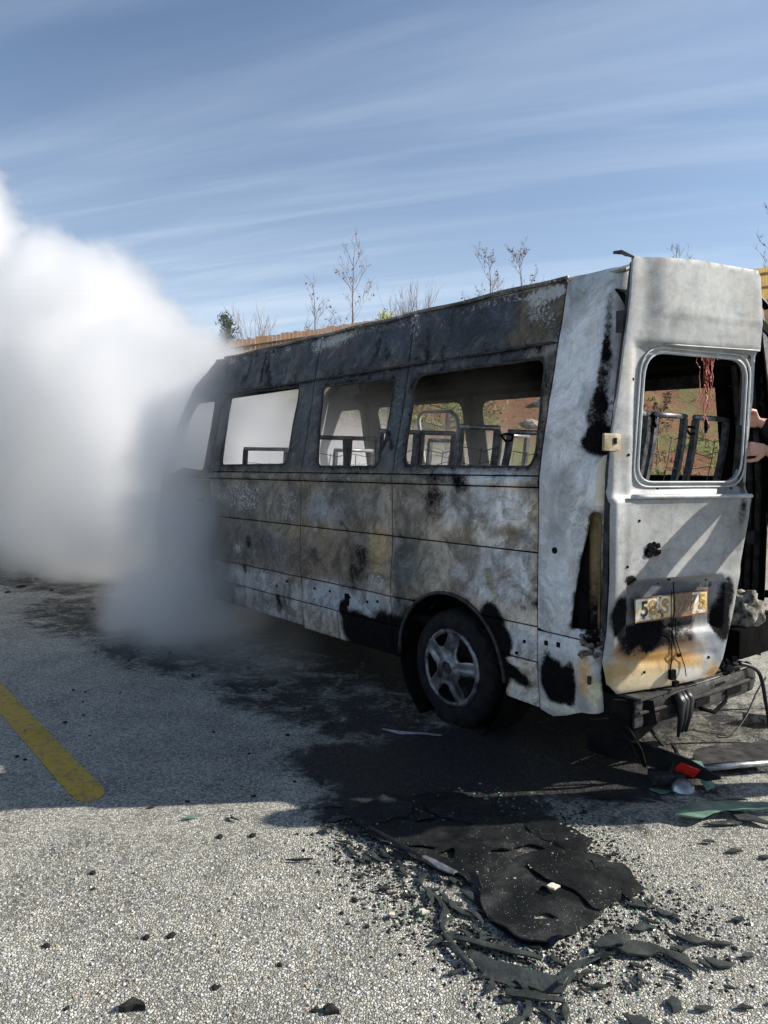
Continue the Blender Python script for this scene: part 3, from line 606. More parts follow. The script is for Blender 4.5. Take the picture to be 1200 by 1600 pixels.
SIDE_MARKS = [
    (0.939, 2.494, 0.372, 0.187, 0, 't', (0.028, 0.042, 0.07, 0.9)), (1.958, 2.481, 0.605, 0.195, 0, 't', (0.026, 0.036, 0.055, 0.9)), (0.545, 2.429, 0.206, 0.194, 0, 't', (0.2, 0.15, 0.08, 0.95)),
    (0.583, 2.443, 0.102, 0.127, 0, 'a', 0.42), (0.447, 2.327, 0.106, 0.092, 0, 'a', 0.3), (0.627, 2.293, 0.208, 0.051, -10, 't', (0.15, 0.115, 0.05, 0.9)),
    (0.463, 2.503, 0.062, 0.05, 0, 'a', 0.5), (2.588, 2.518, 0.416, 0.137, 0, 't', (0.1, 0.07, 0.055, 0.8)), (2.595, 2.543, 0.296, 0.137, 0, 'a', 0.26),
    (1.675, 2.644, 0.116, 0.08, 0, 'a', 0.35), (3.517, 2.447, 0.901, 0.237, 0, 't', (0.035, 0.045, 0.06, 0.8)), (1.623, 2.435, 0.06, 0.208, 0, 'a', 0.22),
    (3.004, 2.418, 0.294, 0.096, 0, 'a', 0.15), (1.112, 2.561, 0.266, 0.092, 0, 't', (0.05, 0.06, 0.07, 0.8)), (0.499, 2.185, 0.134, 0.043, -15, 't', (0.34, 0.31, 0.27, 0.9)),
    (0.508, 2.186, 0.135, 0.043, -15, 'a', 0.4), (0.397, 1.862, 0.043, 0.323, 0, 't', (0.28, 0.25, 0.18, 0.9)), (0.397, 1.862, 0.039, 0.306, 0, 'a', 0.26),
    (0.792, 1.53, 0.473, 0.057, 0, 't', (0.4, 0.43, 0.45, 0.9)), (1.155, 1.49, 0.254, 0.034, 0, 's', 0.5), (1.991, 1.504, 0.441, 0.052, 0, 't', (0.13, 0.12, 0.085, 0.9)),
    (1.601, 1.599, 0.163, 0.124, 0, 't', (0.07, 0.08, 0.08, 0.7)), (1.673, 1.892, 0.134, 0.255, 0, 't', (0.055, 0.07, 0.085, 0.8)), (2.752, 1.897, 0.146, 0.348, 0, 't', (0.06, 0.065, 0.07, 0.8)),
    (3.695, 1.307, 0.44, 0.165, 0, 'a', 0.36), (3.639, 1.281, 0.631, 0.219, 0, 't', (0.15, 0.13, 0.1, 0.9)), (2.892, 1.257, 0.17, 0.199, 20, 'a', 0.3),
    (3.007, 1.278, 0.391, 0.177, 0, 't', (0.15, 0.135, 0.11, 0.9)), (3.427, 0.887, 0.713, 0.189, 0, 't', (0.065, 0.062, 0.06, 0.9)), (4.004, 0.983, 0.5, 0.345, 0, 't', (0.08, 0.075, 0.07, 0.7)),
    (2.258, 1.283, 0.383, 0.146, 0, 't', (0.17, 0.175, 0.18, 0.9)), (2.462, 1.369, 0.211, 0.07, 0, 'a', 0.22), (1.882, 1.299, 0.214, 0.13, 0, 't', (0.2, 0.19, 0.165, 0.8)),
    (2.222, 0.919, 0.493, 0.184, 0, 't', (0.13, 0.1, 0.07, 0.95)), (2.008, 0.895, 0.134, 0.187, 25, 's', 0.5), (1.777, 1.004, 0.111, 0.18, 0, 't', (0.26, 0.19, 0.09, 0.9)),
    (2.307, 0.697, 0.098, 0.047, 0, 'a', 0.5), (1.794, 0.796, 0.154, 0.061, 0, 'a', 0.4), (2.3, 1.074, 0.081, 0.083, 0, 'a', 0.25),
    (2.468, 0.896, 0.255, 0.067, 0, 's', 0.3), (3.018, 0.794, 0.138, 0.154, 0, 'a', 0.2), (1.449, 1.276, 0.249, 0.202, 0, 't', (0.18, 0.16, 0.13, 0.9)),
    (1.199, 1.327, 0.115, 0.132, 15, 's', 0.42), (1.358, 1.4, 0.181, 0.056, 0, 's', 0.25), (0.859, 1.341, 0.316, 0.146, 0, 't', (0.36, 0.37, 0.375, 0.95)),
    (0.592, 1.317, 0.111, 0.084, 0, 't', (0.72, 0.75, 0.8, 0.9)), (0.568, 1.207, 0.156, 0.028, 0, 't', (0.19, 0.16, 0.09, 0.95)), (0.99, 1.391, 0.16, 0.075, 0, 't', (0.2, 0.19, 0.17, 0.7)),
    (1.499, 0.946, 0.14, 0.214, 0, 't', (0.045, 0.06, 0.06, 0.95)), (1.297, 0.946, 0.095, 0.179, 0, 't', (0.12, 0.14, 0.12, 0.7)), (1.095, 0.987, 0.211, 0.185, 0, 't', (0.27, 0.245, 0.2, 0.95)),
    (1.095, 0.987, 0.211, 0.185, 0, 'a', 0.16), (0.706, 0.954, 0.321, 0.216, 0, 't', (0.35, 0.355, 0.37, 0.95)), (0.997, 0.936, 0.108, 0.03, 0, 'a', 0.45),
    (0.755, 0.919, 0.039, 0.094, -20, 't', (0.17, 0.15, 0.08, 0.9)), (0.497, 1.046, 0.063, 0.241, 0, 't', (0.42, 0.44, 0.46, 0.8)), (3.439, 0.579, 0.731, 0.098, 0, 't', (0.27, 0.275, 0.285, 0.9)),
    (3.437, 0.617, 0.55, 0.076, 0, 'a', 0.3), (3.96, 0.584, 0.372, 0.175, 0, 'a', 0.16), (3.248, 0.399, 0.647, 0.121, 0, 't', (0.26, 0.25, 0.25, 0.9)),
    (2.15, 0.607, 0.588, 0.138, 0, 't', (0.25, 0.275, 0.31, 0.95)), (1.954, 0.402, 0.271, 0.157, 20, 's', 1.1), (2.182, 0.566, 0.055, 0.06, 0, 's', 0.95),
    (1.728, 0.581, 0.069, 0.095, 0, 'a', 0.3), (1.721, 0.452, 0.14, 0.177, 0, 's', 0.9), (1.528, 0.632, 0.103, 0.134, 0, 't', (0.035, 0.045, 0.048, 0.95)),
    (1.556, 0.438, 0.133, 0.173, 0, 's', 0.8), (0.74, 0.725, 0.098, 0.073, 30, 's', 0.95), (0.666, 0.592, 0.086, 0.094, -20, 's', 0.95),
    (0.713, 0.407, 0.1, 0.113, 0, 's', 1.0), (0.531, 0.624, 0.11, 0.098, 0, 't', (0.37, 0.38, 0.4, 0.9)), (0.531, 0.624, 0.091, 0.091, 0, 'a', 0.15),
    (0.591, 0.433, 0.153, 0.044, 20, 's', 0.85), (0.531, 0.309, 0.15, 0.066, 15, 't', (0.78, 0.68, 0.45, 1.0)), (0.532, 0.294, 0.131, 0.052, 15, 's', -0.7),
]
POST_MARKS = [
    (0.185, 2.117, 0.16, 0.484, 0, 't', (0.6, 0.62, 0.65, 0.9)), (0.135, 1.691, 0.1, 0.197, 0, 't', (0.7, 0.73, 0.76, 0.9)), (0.345, 1.686, 0.105, 0.076, 0, 's', 1.15),
    (0.325, 1.82, 0.068, 0.128, 10, 's', 0.7), (0.345, 2.004, 0.043, 0.193, 0, 's', 0.7), (0.34, 2.279, 0.023, 0.198, 0, 's', 0.6),
    (0.415, 1.844, 0.023, 0.19, 0, 's', 0.6), (0.24, 1.656, 0.078, 0.112, 0, 'a', 0.16), (0.215, 1.368, 0.078, 0.193, 25, 'a', 0.22),
    (0.16, 1.447, 0.08, 0.13, 0, 't', (0.34, 0.35, 0.36, 0.8)), (0.125, 1.2, 0.09, 0.099, 0, 't', (0.33, 0.34, 0.35, 0.8)), (0.045, 0.79, 0.06, 0.17, 10, 'a', 0.3),
    (0.15, 0.905, 0.123, 0.198, 0, 't', (0.54, 0.56, 0.58, 0.9)), (0.115, 2.534, 0.165, 0.117, 0, 't', (0.33, 0.36, 0.38, 0.9)), (0.12, 0.437, 0.093, 0.139, 0, 's', 1.1),
    (0.21, 0.451, 0.04, 0.136, 0, 's', 1.0), (0.05, 0.518, 0.06, 0.139, 0, 's', 0.5), (0.27, 0.743, 0.095, 0.059, 0, 't', (0.4, 0.41, 0.43, 0.95)),
    (0.3, 0.511, 0.048, 0.119, 0, 't', (0.56, 0.38, 0.2, 1.0)), (0.3, 0.511, 0.033, 0.112, 0, 's', -0.7), (0.185, 0.308, 0.203, 0.028, 0, 't', (0.78, 0.7, 0.5, 1.0)),
    (0.18, 0.3, 0.183, 0.025, 0, 's', -0.7), (0.35, 0.431, 0.033, 0.099, 0, 't', (0.7, 0.6, 0.42, 1.0)), (0.345, 0.706, 0.055, 0.058, 0, 's', 0.85),
    (0.41, 0.515, 0.03, 0.13, 0, 's', 0.7), (0.4, 1.248, 0.022, 0.189, 0, 't', (0.5, 0.52, 0.52, 0.8)),
]
DOOR_MARKS = [
    (0.314, 2.342, 0.172, 0.169, 0, 't', (0.3, 0.31, 0.3, 0.8)), (0.295, 2.279, 0.081, 0.139, 0, 'a', 0.12), (0.608, 2.398, 0.269, 0.159, 0, 't', (0.44, 0.455, 0.43, 0.9)),
    (0.394, 2.442, 0.166, 0.077, 0, 't', (0.38, 0.39, 0.38, 0.7)), (0.18, 2.086, 0.056, 0.367, 0, 't', (0.36, 0.37, 0.37, 0.8)), (0.379, 0.835, 0.374, 0.18, -4, 't', (0.17, 0.165, 0.165, 0.75)),
    (0.38, 0.819, 0.34, 0.131, -4, 's', 0.22), (0.171, 1.654, 0.048, 0.186, 0, 't', (0.28, 0.27, 0.26, 0.6)), (0.78, 1.327, 0.137, 0.201, 0, 't', (0.3, 0.305, 0.31, 0.6)),
    (0.225, 1.144, 0.037, 0.032, 0, 's', 1.1), (0.103, 1.014, 0.044, 0.028, 0, 's', 1.0), (0.376, 0.949, 0.313, 0.052, -6, 't', (0.1, 0.105, 0.12, 0.95)),
    (0.613, 0.957, 0.089, 0.023, 0, 's', 0.5), (0.75, 0.908, 0.055, 0.102, 0, 's', 0.85), (0.715, 0.758, 0.064, 0.122, 12, 's', 1.0),
    (0.228, 0.734, 0.115, 0.077, 0, 's', 0.95), (0.463, 0.73, 0.121, 0.073, 0, 't', (0.07, 0.06, 0.045, 1.0)), (0.463, 0.73, 0.104, 0.06, 0, 's', 0.25),
    (0.32, 0.694, 0.126, 0.052, 0, 's', 0.3), (0.586, 0.719, 0.062, 0.06, 20, 't', (0.36, 0.37, 0.38, 1.0)), (0.586, 0.719, 0.062, 0.06, 0, 's', -0.6),
    (0.346, 0.528, 0.403, 0.112, -5, 't', (0.66, 0.48, 0.24, 0.95)), (0.04, 0.83, 0.055, 0.113, 0, 's', 1.1), (0.095, 0.715, 0.064, 0.083, -15, 's', 0.75),
    (0.152, 0.821, 0.057, 0.077, 0, 't', (0.3, 0.32, 0.34, 0.8)), (0.32, 0.681, 0.294, 0.046, -8, 't', (0.16, 0.08, 0.03, 0.9)), (0.084, 0.665, 0.08, 0.051, 0, 't', (0.28, 0.13, 0.035, 1.0)),
    (0.322, 0.615, 0.274, 0.043, -8, 't', (0.5, 0.27, 0.075, 1.0)), (0.382, 0.737, 0.319, 0.085, -4, 's', 0.3), (0.13, 0.902, 0.08, 0.095, 0, 's', 0.4),
    (0.047, 0.561, 0.079, 0.076, 0, 't', (0.62, 0.42, 0.18, 1.0)), (0.222, 0.496, 0.206, 0.052, -6, 't', (0.74, 0.62, 0.4, 1.0)), (0.518, 0.502, 0.184, 0.04, -6, 't', (0.78, 0.74, 0.66, 1.0)),
    (0.677, 0.66, 0.063, 0.136, 10, 't', (0.27, 0.29, 0.33, 0.95)), (0.688, 0.496, 0.082, 0.027, 0, 't', (0.5, 0.28, 0.1, 1.0)), (0.613, 0.565, 0.036, 0.088, 0, 'a', 0.4),
    (0.218, 0.639, 0.123, 0.032, -8, 's', 0.35), (0.042, 1.283, 0.031, 0.341, 0, 't', (0.58, 0.58, 0.55, 0.9)), (0.849, 1.325, 0.037, 0.101, 0, 's', 0.6),
    (0.877, 1.459, 0.033, 0.047, 0, 's', 0.75), (0.045, 1.653, 0.035, 0.061, 0, 't', (0.45, 0.38, 0.28, 0.9)), (0.519, 1.17, 0.261, 0.164, 0, 't', (0.44, 0.445, 0.43, 0.8)),
    (0.008, 1.561, 0.027, 0.092, 0, 's', 0.25),
]
# random scorch, scale and ash over the whole flank: (s, z, half length, half height, turn, kind, value)
_r = random.Random(19)
def scatter(n, x0, x1, z0, z1, big=.16):
    out_ = []
    for _ in range(n):
        x, z = _r.uniform(x0, x1), _r.uniform(z0, z1); a = _r.uniform(.025, big) * _r.uniform(.5, 1); b = a * _r.uniform(.25, 1.1); rot = _r.choice((0, 0, 90, 60, 40, -35)) + _r.uniform(-15, 15); k = _r.random()
        if k < .26: out_.append((x, z, a, b, rot, 't', (.06, .048, .036, _r.uniform(.3, .8))))
        elif k < .42: out_.append((x, z, a, b, rot, 't', (.38, .38, .37, _r.uniform(.2, .6))))
        elif k < .54: out_.append((x, z, a, b, rot, 't', (.24, .165, .075, _r.uniform(.3, .8))))
        elif k < .62: out_.append((x, z, a, b, rot, 't', (.07, .09, .12, _r.uniform(.3, .8))))
        elif k < .82: out_.append((x, z, a * .8, b * .8, rot, 's', _r.uniform(.12, .5)))
        else: out_.append((x, z, a * .8, b * .8, rot, 'a', _r.uniform(.1, .34)))
    return out_
SIDE_MARKS = scatter(190, .42, 4.3, .32, 1.5) + scatter(60, .42, 4.5, 1.5, 2.58, .12) + [(x, 2.5 + _r.uniform(-.06, .06), _r.uniform(.05, .2), .05, 0, 'a', _r.uniform(.1, .3)) for x in np.linspace(.6, 4.2, 16)] + [(_r.uniform(.9, 4.3), _r.uniform(2.25, 2.55), _r.uniform(.015, .05), _r.uniform(.06, .22), _r.uniform(-25, 25), 's', _r.uniform(.1, .4)) for _ in range(12)] + SIDE_MARKS
POST_MARKS = [(x * .5, z, a, b, r_, k, (v if k != 't' else (*[min(.62, c * 1.5 + .06) for c in v[:3]], v[3] * .55))) if k == 't' else (x * .5, z, a * .6, b, r_, k, v * .5) for x, z, a, b, r_, k, v in scatter(46, .0, .9, .7, 2.5, .14)] + POST_MARKS
DOOR_MARKS = [(x, z, a, b, r_, k, (*[min(.5, c * .9 + .16) for c in v[:3]], v[3] * .5)) if k == 't' else (x, z, a * .5, b * .5, r_, k, v * .35) for x, z, a, b, r_, k, v in scatter(60, -.02, .95, .5, 2.55, .16)] + DOOR_MARKS
def paint_side(P):
    s, z = P[:, 0], P[:, 1]
    rear = ipl(z, [.3, .7, .8, 1.4, 1.55, 2.1, 2.2, 2.6], [(.27, .28, .30), (.27, .28, .29), (.25, .24, .22), (.27, .27, .26), (.22, .23, .23), (.07, .08, .09), (.04, .05, .065), (.07, .08, .09)])
    frnt = ipl(z, [.3, .68, .75, 1.4, 1.55, 2.1, 2.2, 2.6], [(.22, .22, .225), (.20, .205, .21), (.10, .088, .07), (.12, .105, .08), (.08, .075, .065), (.06, .065, .075), (.035, .042, .055), (.06, .065, .07)])
    w = np.clip((s - .9) / 1.5, 0, 1)[:, None]
    t = (rear * (1 - w) + frnt * w) * np.array([1.30, 1.16, .98]) * np.where(z > 1.53, .52, 1.0)[:, None] * np.interp(s, [.3, 1.0, 1.9, 4.5], [1.3, 1.15, .95, .85])[:, None]
    so = np.where(z > 2.2, .14, .04) + np.where((z > 1.5) & (z < 2.2), .05, 0) + np.clip((s - 3.2) * .08, 0, .25); a = np.where(z > 2.5, .10, np.where(z < .7, .02, 0.0)) - np.where((z > 1.55) & (z < 2.5), .06, 0)
    for wp in (W_REAR, W_MID, W_FRONT):          # soot fans out of the openings, mostly upward
        b = np.array(densify(wp, .05)); dx, dz = P[:, 0][:, None] - b[None, :, 0], P[:, 1][:, None] - b[None, :, 1]
        d = np.sqrt((dx * 1.2) ** 2 + (np.where(dz > 0, dz * .55, dz * 1.6)) ** 2).min(1); so = so + .42 * np.exp(-d / .055)
    b = np.array(ARCH_R); d = np.hypot(P[:, 0][:, None] - b[None, :, 0], P[:, 1][:, None] - b[None, :, 1]).min(1); so = so + .55 * np.exp(-d / .045) * np.clip(1.2 - (z - .4) * 1.2, .3, 1)
    so = so + .30 * np.exp(-(z - .30) / .05)
    t, so, a = mark(P, SIDE_MARKS, t, so, a); t[:, :3] = np.minimum(t[:, :3] * np.where(z > 1.53, 1.0, 1.75)[:, None], .85); return t, so, a
def paint_post(P):
    z = P[:, 1]; t = ipl(z, [.3, .7, 1.5, 2.6], [(.44, .45, .46), (.50, .52, .54), (.56, .58, .60), (.46, .48, .50)]); b = np.array(densify(LAMP, .04)); d = np.hypot(P[:, 0][:, None] - b[None, :, 0], z[:, None] - b[None, :, 1]).min(1); t, s_, a_ = mark(P, POST_MARKS, t, np.zeros(len(P)) - .05 + .45 * np.exp(-d / .025) + .35 * np.exp(-np.abs(P[:, 0] - .475) / .02), np.zeros(len(P)) + .02); t[:, :3] = np.minimum(t[:, :3] * 1.4, .85); return t, s_, a_
def paint_door(P):
    t = np.tile(np.array([.37, .38, .375]), (len(P), 1)); return mark(P, DOOR_MARKS, t, np.zeros(len(P)) - .08, np.zeros(len(P)))
def paint_plain(col, so=0.0, a=0.0):
    def f(P): return np.tile(np.array([*col, 1.]), (len(P), 1)), np.full(len(P), so), np.full(len(P), a)
    return f
BM = (M['burnt'], M['soot2'])

# window openings (s, z)
W_REAR = round_poly([(.475, 1.56), (.447, 1.64), (.478, 2.145), (1.515, 2.145), (1.56, 2.08), (1.53, 1.565)], [.07, .1, .07, .09, .08, .08])
W_MID = round_poly([(1.80, 1.56), (1.765, 1.75), (1.755, 2.15), (2.61, 2.16), (2.53, 1.56)], [.05, .1, .07, .06, .06])
W_FRONT = round_poly([(2.955, 1.575), (2.955, 2.19), (4.13, 2.215), (4.05, 1.57)], [.08, .05, .09, .04])
# wheel arch
AC, AZ = 1.105, .36
ARCH_R = [(AC + .455 * math.cos(q), AZ + .445 * math.sin(q)) for q in np.linspace(0, math.pi, 22)]
ARCH = [(AC + .455, .1)] + ARCH_R + [(AC - .455, .1)]
ARCHF = [(p[0] + 3.75 - .02, p[1]) for p in ARCH]
G = .004
SE = (.41, 1.635, 2.735, 4.28)                                   # upright seams
SB = [(.41, .41), (1.65, 1.635), (2.735, 2.735), (4.28, 4.28)]
bottoms = [.275, .315, .335]
def panel(s0, s1, z0, z1, holes=(), name='side_panel', f=side3, paint=paint_side, mats=BM, step=.027, inward=(1, 0, 0), parent=van):
    return sheet(name, [(s0 + G, z0 + G), (s1 - G, z0 + G), (s1 - G, z1 - G), (s0 + G, z1 - G)], list(holes), f, step, .009, mats, parent, paint, inward)
for k in range(3):
    s0, s1 = SE[k], SE[k + 1]
    panel(s0, s1, 2.22, 2.565, name='roof_side_panel')
    panel(s0, s1, 1.515, 2.22, [(W_REAR, W_MID, W_FRONT)[k]], name='window_panel')
    panel(s0, s1, 1.452, 1.515, name='belt_strip')
    panel(s0, s1, 1.11, 1.452, name='side_panel')
    h = [ARCH] if k == 0 else []
    panel(s0, s1, .715, 1.11, h, name='side_panel')
    if k == 0:
        for a, b in ((s0, AC - .30), (AC + .30, s1)):
            panel(a, b, .525, .715, [ARCH], name='lower_panel')
        # uneven burnt lower edge of the quarter
        sheet('sill_panel', [(.41 + G, .275), (.62, .285), (.72, .30), (.72, .521), (.41 + G, .521)], [ARCH], side3, .027, .009, BM, van, paint_side, (1, 0, 0))
        sheet('sill_panel', [(1.50, .315), (SE[1] - G, .315), (SE[1] - G, .521), (1.50, .521)], [ARCH], side3, .027, .009, BM, van, paint_side, (1, 0, 0))
    else:
        panel(s0, s1, .525, .715, name='lower_panel')
        mid = s0 + .62 if k == 1 else s0 + .25
        for a, b in ((s0, mid), (mid, s1)): panel(a, b, bottoms[k], .525, name='sill_panel')
    # the other flank, seen from inside through the openings
    WR = [round_poly([(.30, 1.50), (.29, 2.09), (1.52, 2.12), (1.52, 1.50)], .09), round_poly([(1.74, 1.50), (1.74, 2.13), (2.62, 2.14), (2.62, 1.50)], .09), round_poly([(2.87, 1.50), (2.87, 2.15), (4.12, 2.17), (4.12, 1.50)], .09)][k]
    lo = SE[0] if k else .13
    panel(lo if k == 0 else s0, s1, 2.22, 2.565, name='roof_side_panel', f=side3r, inward=(-1, 0, 0), step=.06)
    panel(lo if k == 0 else s0, s1, 1.452, 2.22, [WR], name='window_panel', f=side3r, inward=(-1, 0, 0), step=.05)
    panel(lo if k == 0 else s0, s1, .715, 1.452, [ARCH] if k == 0 else [], name='side_panel', f=side3r, inward=(-1, 0, 0), step=.06)
    panel(lo if k == 0 else s0, s1, .31, .715, [ARCH] if k == 0 else [], name='lower_panel', f=side3r, inward=(-1, 0, 0), step=.06)

# inner skins added to block light leaking through the panel seams
for sgn in (0, 1):
    def in3(P, sgn=sgn):
        P = np.asarray(P); u = U(P[:, 1]) + .045; return np.column_stack([u if not sgn else WID - u, P[:, 0], P[:, 1]])
    for s0, s1, z0, z1 in ((.12, 4.27, .40, 1.55 if not sgn else 1.49), (.12, 4.27, 2.18, 2.52)):
        sheet('seam_backing', [(s0, z0), (s1, z0), (s1, z1), (s0, z1)], [ARCH] if z0 < 1 else [], in3, .2, .004, (M['soot'], M['soot']), van, None, (1 if not sgn else -1, 0, 0), 0)
# small dark fixing holes and the torn clip hole in the sill
for s, z in ((2.93, .66), (2.55, .65), (2.35, .655), (2.1, .645), (1.9, .64), (3.1, .60), (1.78, .66), (.62, .60), (.55, .55), (.50, .62), (.60, .47)):
    m_ = MB(); m_.lathe([(.0001, -.008), (.009, -.008), (.009, .004)], side3(np.array([[s, z]]))[0], (1, 0, 0), 10); m_.build('fixing_hole', M['soot'], van)
m_ = MB(); m_.box((float(U(.63)) - .003, 2.13, .625), (.012, .045, .085)); m_.build('clip_slot', M['soot'], van)

# rear corner post, wrapped round the corner (girth a, height z)
def post3(P):
    P = np.asarray(P); a, z = P[:, 0], P[:, 1]; rr, L = .10, .30
    t = np.clip((a - L) / rr, 0, math.pi / 2); over = np.maximum(a - L - rr * math.pi / 2, 0)
    u = np.where(a < L, 0, rr - rr * np.cos(t)) + over; s = np.where(a < L, .41 - a, .11 - rr * np.sin(t)) + SR(z) * np.clip(a / .3, 0, 1)
    Q = np.column_stack([a, z, np.zeros(len(P))])
    hollow = .018 * np.exp(-((a - .20 - .10 * np.clip((1.75 - z) / .6, -.6, 1)) / .05) ** 2) * np.clip((z - .72) / .15, 0, 1) * np.clip((1.85 - z) / .2, 0, 1)
    return np.column_stack([U(z) + u + dent(np.column_stack([.41 - a, z])) * .8 + hollow, s + over * 0, z])
LAMP = round_poly([(.215, .745), (.235, .90), (.27, 1.10), (.318, 1.335), (.385, 1.345), (.395, 1.03), (.40, .76)], [.02, .02, .02, .03, .03, .02, .02])
def post3r(P): q = post3(P); q[:, 0] = WID - q[:, 0]; return q
post_out = [(G, .715), (G, 2.55), (.08, 2.565), (.30, 2.57), (.44, 2.575), (.485, 2.57), (.478, 1.5), (.475, .70), (.30, .70), (.05, .702)]
rear_post = sheet('rear_corner_post', post_out, [LAMP], post3, .024, .010, (M['burnt_post'], M['soot']), van, paint_post, (1, .6, 0))
low_out = [(G, .695), (.30, .692), (.395, .70), (.39, .34), (.345, .325), (.27, .318), (.17, .275), (.09, .25), (G, .268)]
sheet('rear_quarter_skirt', low_out, [], post3, .022, .010, (M['burnt_post'], M['soot']), van, paint_post, (1, .6, 0))
sheet('rear_corner_post', post_out, [LAMP], post3r, .05, .010, (M['burnt'], M['soot']), van, paint_plain((.1, .1, .1), .2), (-1, .6, 0))
def liner3(P): q = post3(P); q[:, 0] += .048; q[:, 1] += .028; return q
sheet('lamp_recess', [(.14, .66), (.20, 1.40), (.44, 1.40), (.46, .66)], [], liner3, .04, .004, (M['burnt_post'], M['soot']), van, lambda P: (np.tile(np.array([.20, .14, .05, 1.]), (len(P), 1)), np.clip((1.10 - P[:, 1]) * 2.6, -.05, .9) + np.clip((.27 - P[:, 0]) * 4, 0, .5), np.zeros(len(P))), (1, .6, 0))
m_ = MB(); zz_ = [(.06, .058, z) for z in np.linspace(.72, 1.36, 5)]; m_.tube([(float(U(z)) + .075, .075 + float(SR(z)), z) for _, _, z in zz_], .008, 6); m_.tube([(float(U(z)) + .125, .040, z) for _, _, z in zz_], .012, 6); m_.build('lamp_recess_rib', M['ochre'], van)
m_ = MB()
for k in range(46):
    a, z = rng.uniform(.27, .43), rng.uniform(.62, .73); p = post3(np.array([[a, z]]))[0] + np.array([-.004, -.008, 0]); s_ = rng.uniform(.008, .022)
    m_.box(p, (s_, s_ * rng.uniform(.6, 1.4), s_ * rng.uniform(.6, 1.6)), Matrix.Rotation(rng.uniform(0, 3), 3, (rng.random(), rng.random(), rng.random() + .01)))
tag(m_.build('melted_lamp_residue', mottled('melted_residue', (.01, .01, .01), (.24, .2, .17), 60, .6, .5, 0, .003), van), None, None, None, 'stuff')
m_ = MB(); m_.lathe([(.0001, -.006), (.012, -.006), (.017, -.002), (.017, .01)], post3(np.array([[.115, 1.133]]))[0], (1, .1, 0), 14); m_.build('fixing_hole', M['soot'], van)
for a, z in ((.06, .64), (.14, .645)): m_ = MB(); m_.box(post3(np.array([[a, z]]))[0], (.006, .022, .026)); m_.build('fixing_slot', M['soot'], van)
m_ = MB(); p = post3(np.array([[.33, .56]]))[0]; m_.lathe([(.004, -.012), (.018, -.012), (.024, 0), (.018, .008), (.006, .008)], (p[0], p[1] - .002, .50), (.6, -.8, 0), 14); m_.build('bolt', M['soot2'], van)
# pale patch of surviving paint: trim cover on the post
trim = sheet('corner_trim_cover', round_poly([(.345, 1.37), (.350, 1.585), (.375, 1.62), (.43, 1.63), (.43, 1.37)], .008), [], lambda P: post3(P) + np.array([-.004, -.010, 0]), .02, .006, (M['cream'], M['soot']), van, None, (1, .6, 0))

# roof: outer skin with pressed ribs and a rough scorched surface
def roof3(P):
    P = np.asarray(P); s, v = P[:, 0], P[:, 1]              # v 0..1 across
    e = np.minimum(v, 1 - v) * 2; z = 2.552 + .115 * (1 - (1 - np.clip(e, 0, 1)) ** 3.0); u = .212 + v * (WID - .424)
    z += .008 * np.sin(s * 2 * math.pi / .42) * np.clip((e - .12) * 5, 0, 1)
    Q = np.column_stack([s, v * 1.5, np.zeros(len(P))]); z += .010 * fbm(Q, 2.2, 3, 2.0) * np.clip(e * 6, .15, 1)
    front = np.clip((s - 4.15) / .5, 0, 1); z -= front ** 2 * .10
    return np.column_stack([u, s, z])
def paint_roof(P):
    s, v = P[:, 0], P[:, 1]; w = np.clip((s - .3) / 1.2, 0, 1)[:, None]; t = np.array([.40, .38, .33]) * (1 - w) + np.array([.15, .14, .12]) * w
    return np.column_stack([t, np.ones(len(t))]), np.clip(.25 * w[:, 0], 0, 1) - .1, np.full(len(t), .18)
for s0, s1 in ((.05, .405), (.41, 1.63), (1.64, 2.73), (2.74, 4.55)):
    sheet('roof_panel', [(s0, 0), (s1, 0), (s1, 1), (s0, 1)], [], roof3, .05, .012, (M['burnt'], M['soot']), van, paint_roof, (0, 0, -1))
# roof gutter rail along both sides
for sgn in (0, 1):
    f = lambda u: u if not sgn else WID - u
    m_ = MB(); m_.tube([(f(.206), s, 2.566 + .004 * math.sin(s * 9)) for s in np.linspace(.40, 4.35, 60)], .012, 6)
    o = m_.build('gutter_rail', M['burnt'], van, True); n = len(o.data.vertices)
    for k_, v_ in (('soot', np.full(n, .1)), ('ash', np.full(n, .25))): a = o.data.attributes.new(k_, 'FLOAT', 'POINT'); a.data.foreach_set('value', v_.astype(np.float32))
    a = o.data.color_attributes.new('tint', 'FLOAT_COLOR', 'POINT'); a.data.foreach_set('color', np.tile(np.array([.16, .15, .13, 1], np.float32), n))
# inner structure: roof bows, pillars, floor, cross header
for s in (.75, 1.55, 2.65, 3.45, 4.2):
    m_ = MB(); m_.tube([(.24 + v * (WID - .48), s, 2.50 + .085 * (1 - abs(2 * v - 1) ** 3)) for v in np.linspace(0, 1, 13)], .03, 4); m_.build('roof_bow', M['soot'], van)
for s in (.39, 1.645, 2.74, 4.26):
    for sgn in (0, 1):
        m_ = MB(); m_.tube([((float(U(z)) + .045) if not sgn else WID - float(U(z)) - .045, s, z) for z in np.linspace(.4, 2.53, 14)], .042, 4); m_.build('inner_pillar', M['soot'], van)
for sgn in (0, 1):
    m_ = MB(); m_.tube([((float(U(2.30)) + .10) if not sgn else WID - float(U(2.30)) - .10, s, 2.27) for s in np.linspace(.2, 4.3, 30)], .06, 6); m_.build('cant_rail', M['soot'], van)
m_ = MB(); m_.box((WID / 2, 2.5, .60), (1.86, 4.9, .05)); m_.build('floor_pan', M['soot'], van)
for s, u in ((AC, .14), (AC, WID - .14)):
    m_ = MB(); V = []
    m_.lathe([(.46, -.12), (.46, .16), (.40, .20), (.05, .20)], (u, s, AZ + .02), (1 if u < 1 else -1, 0, 0), 32); m_.build('wheel_housing', M['soot'], van, True)
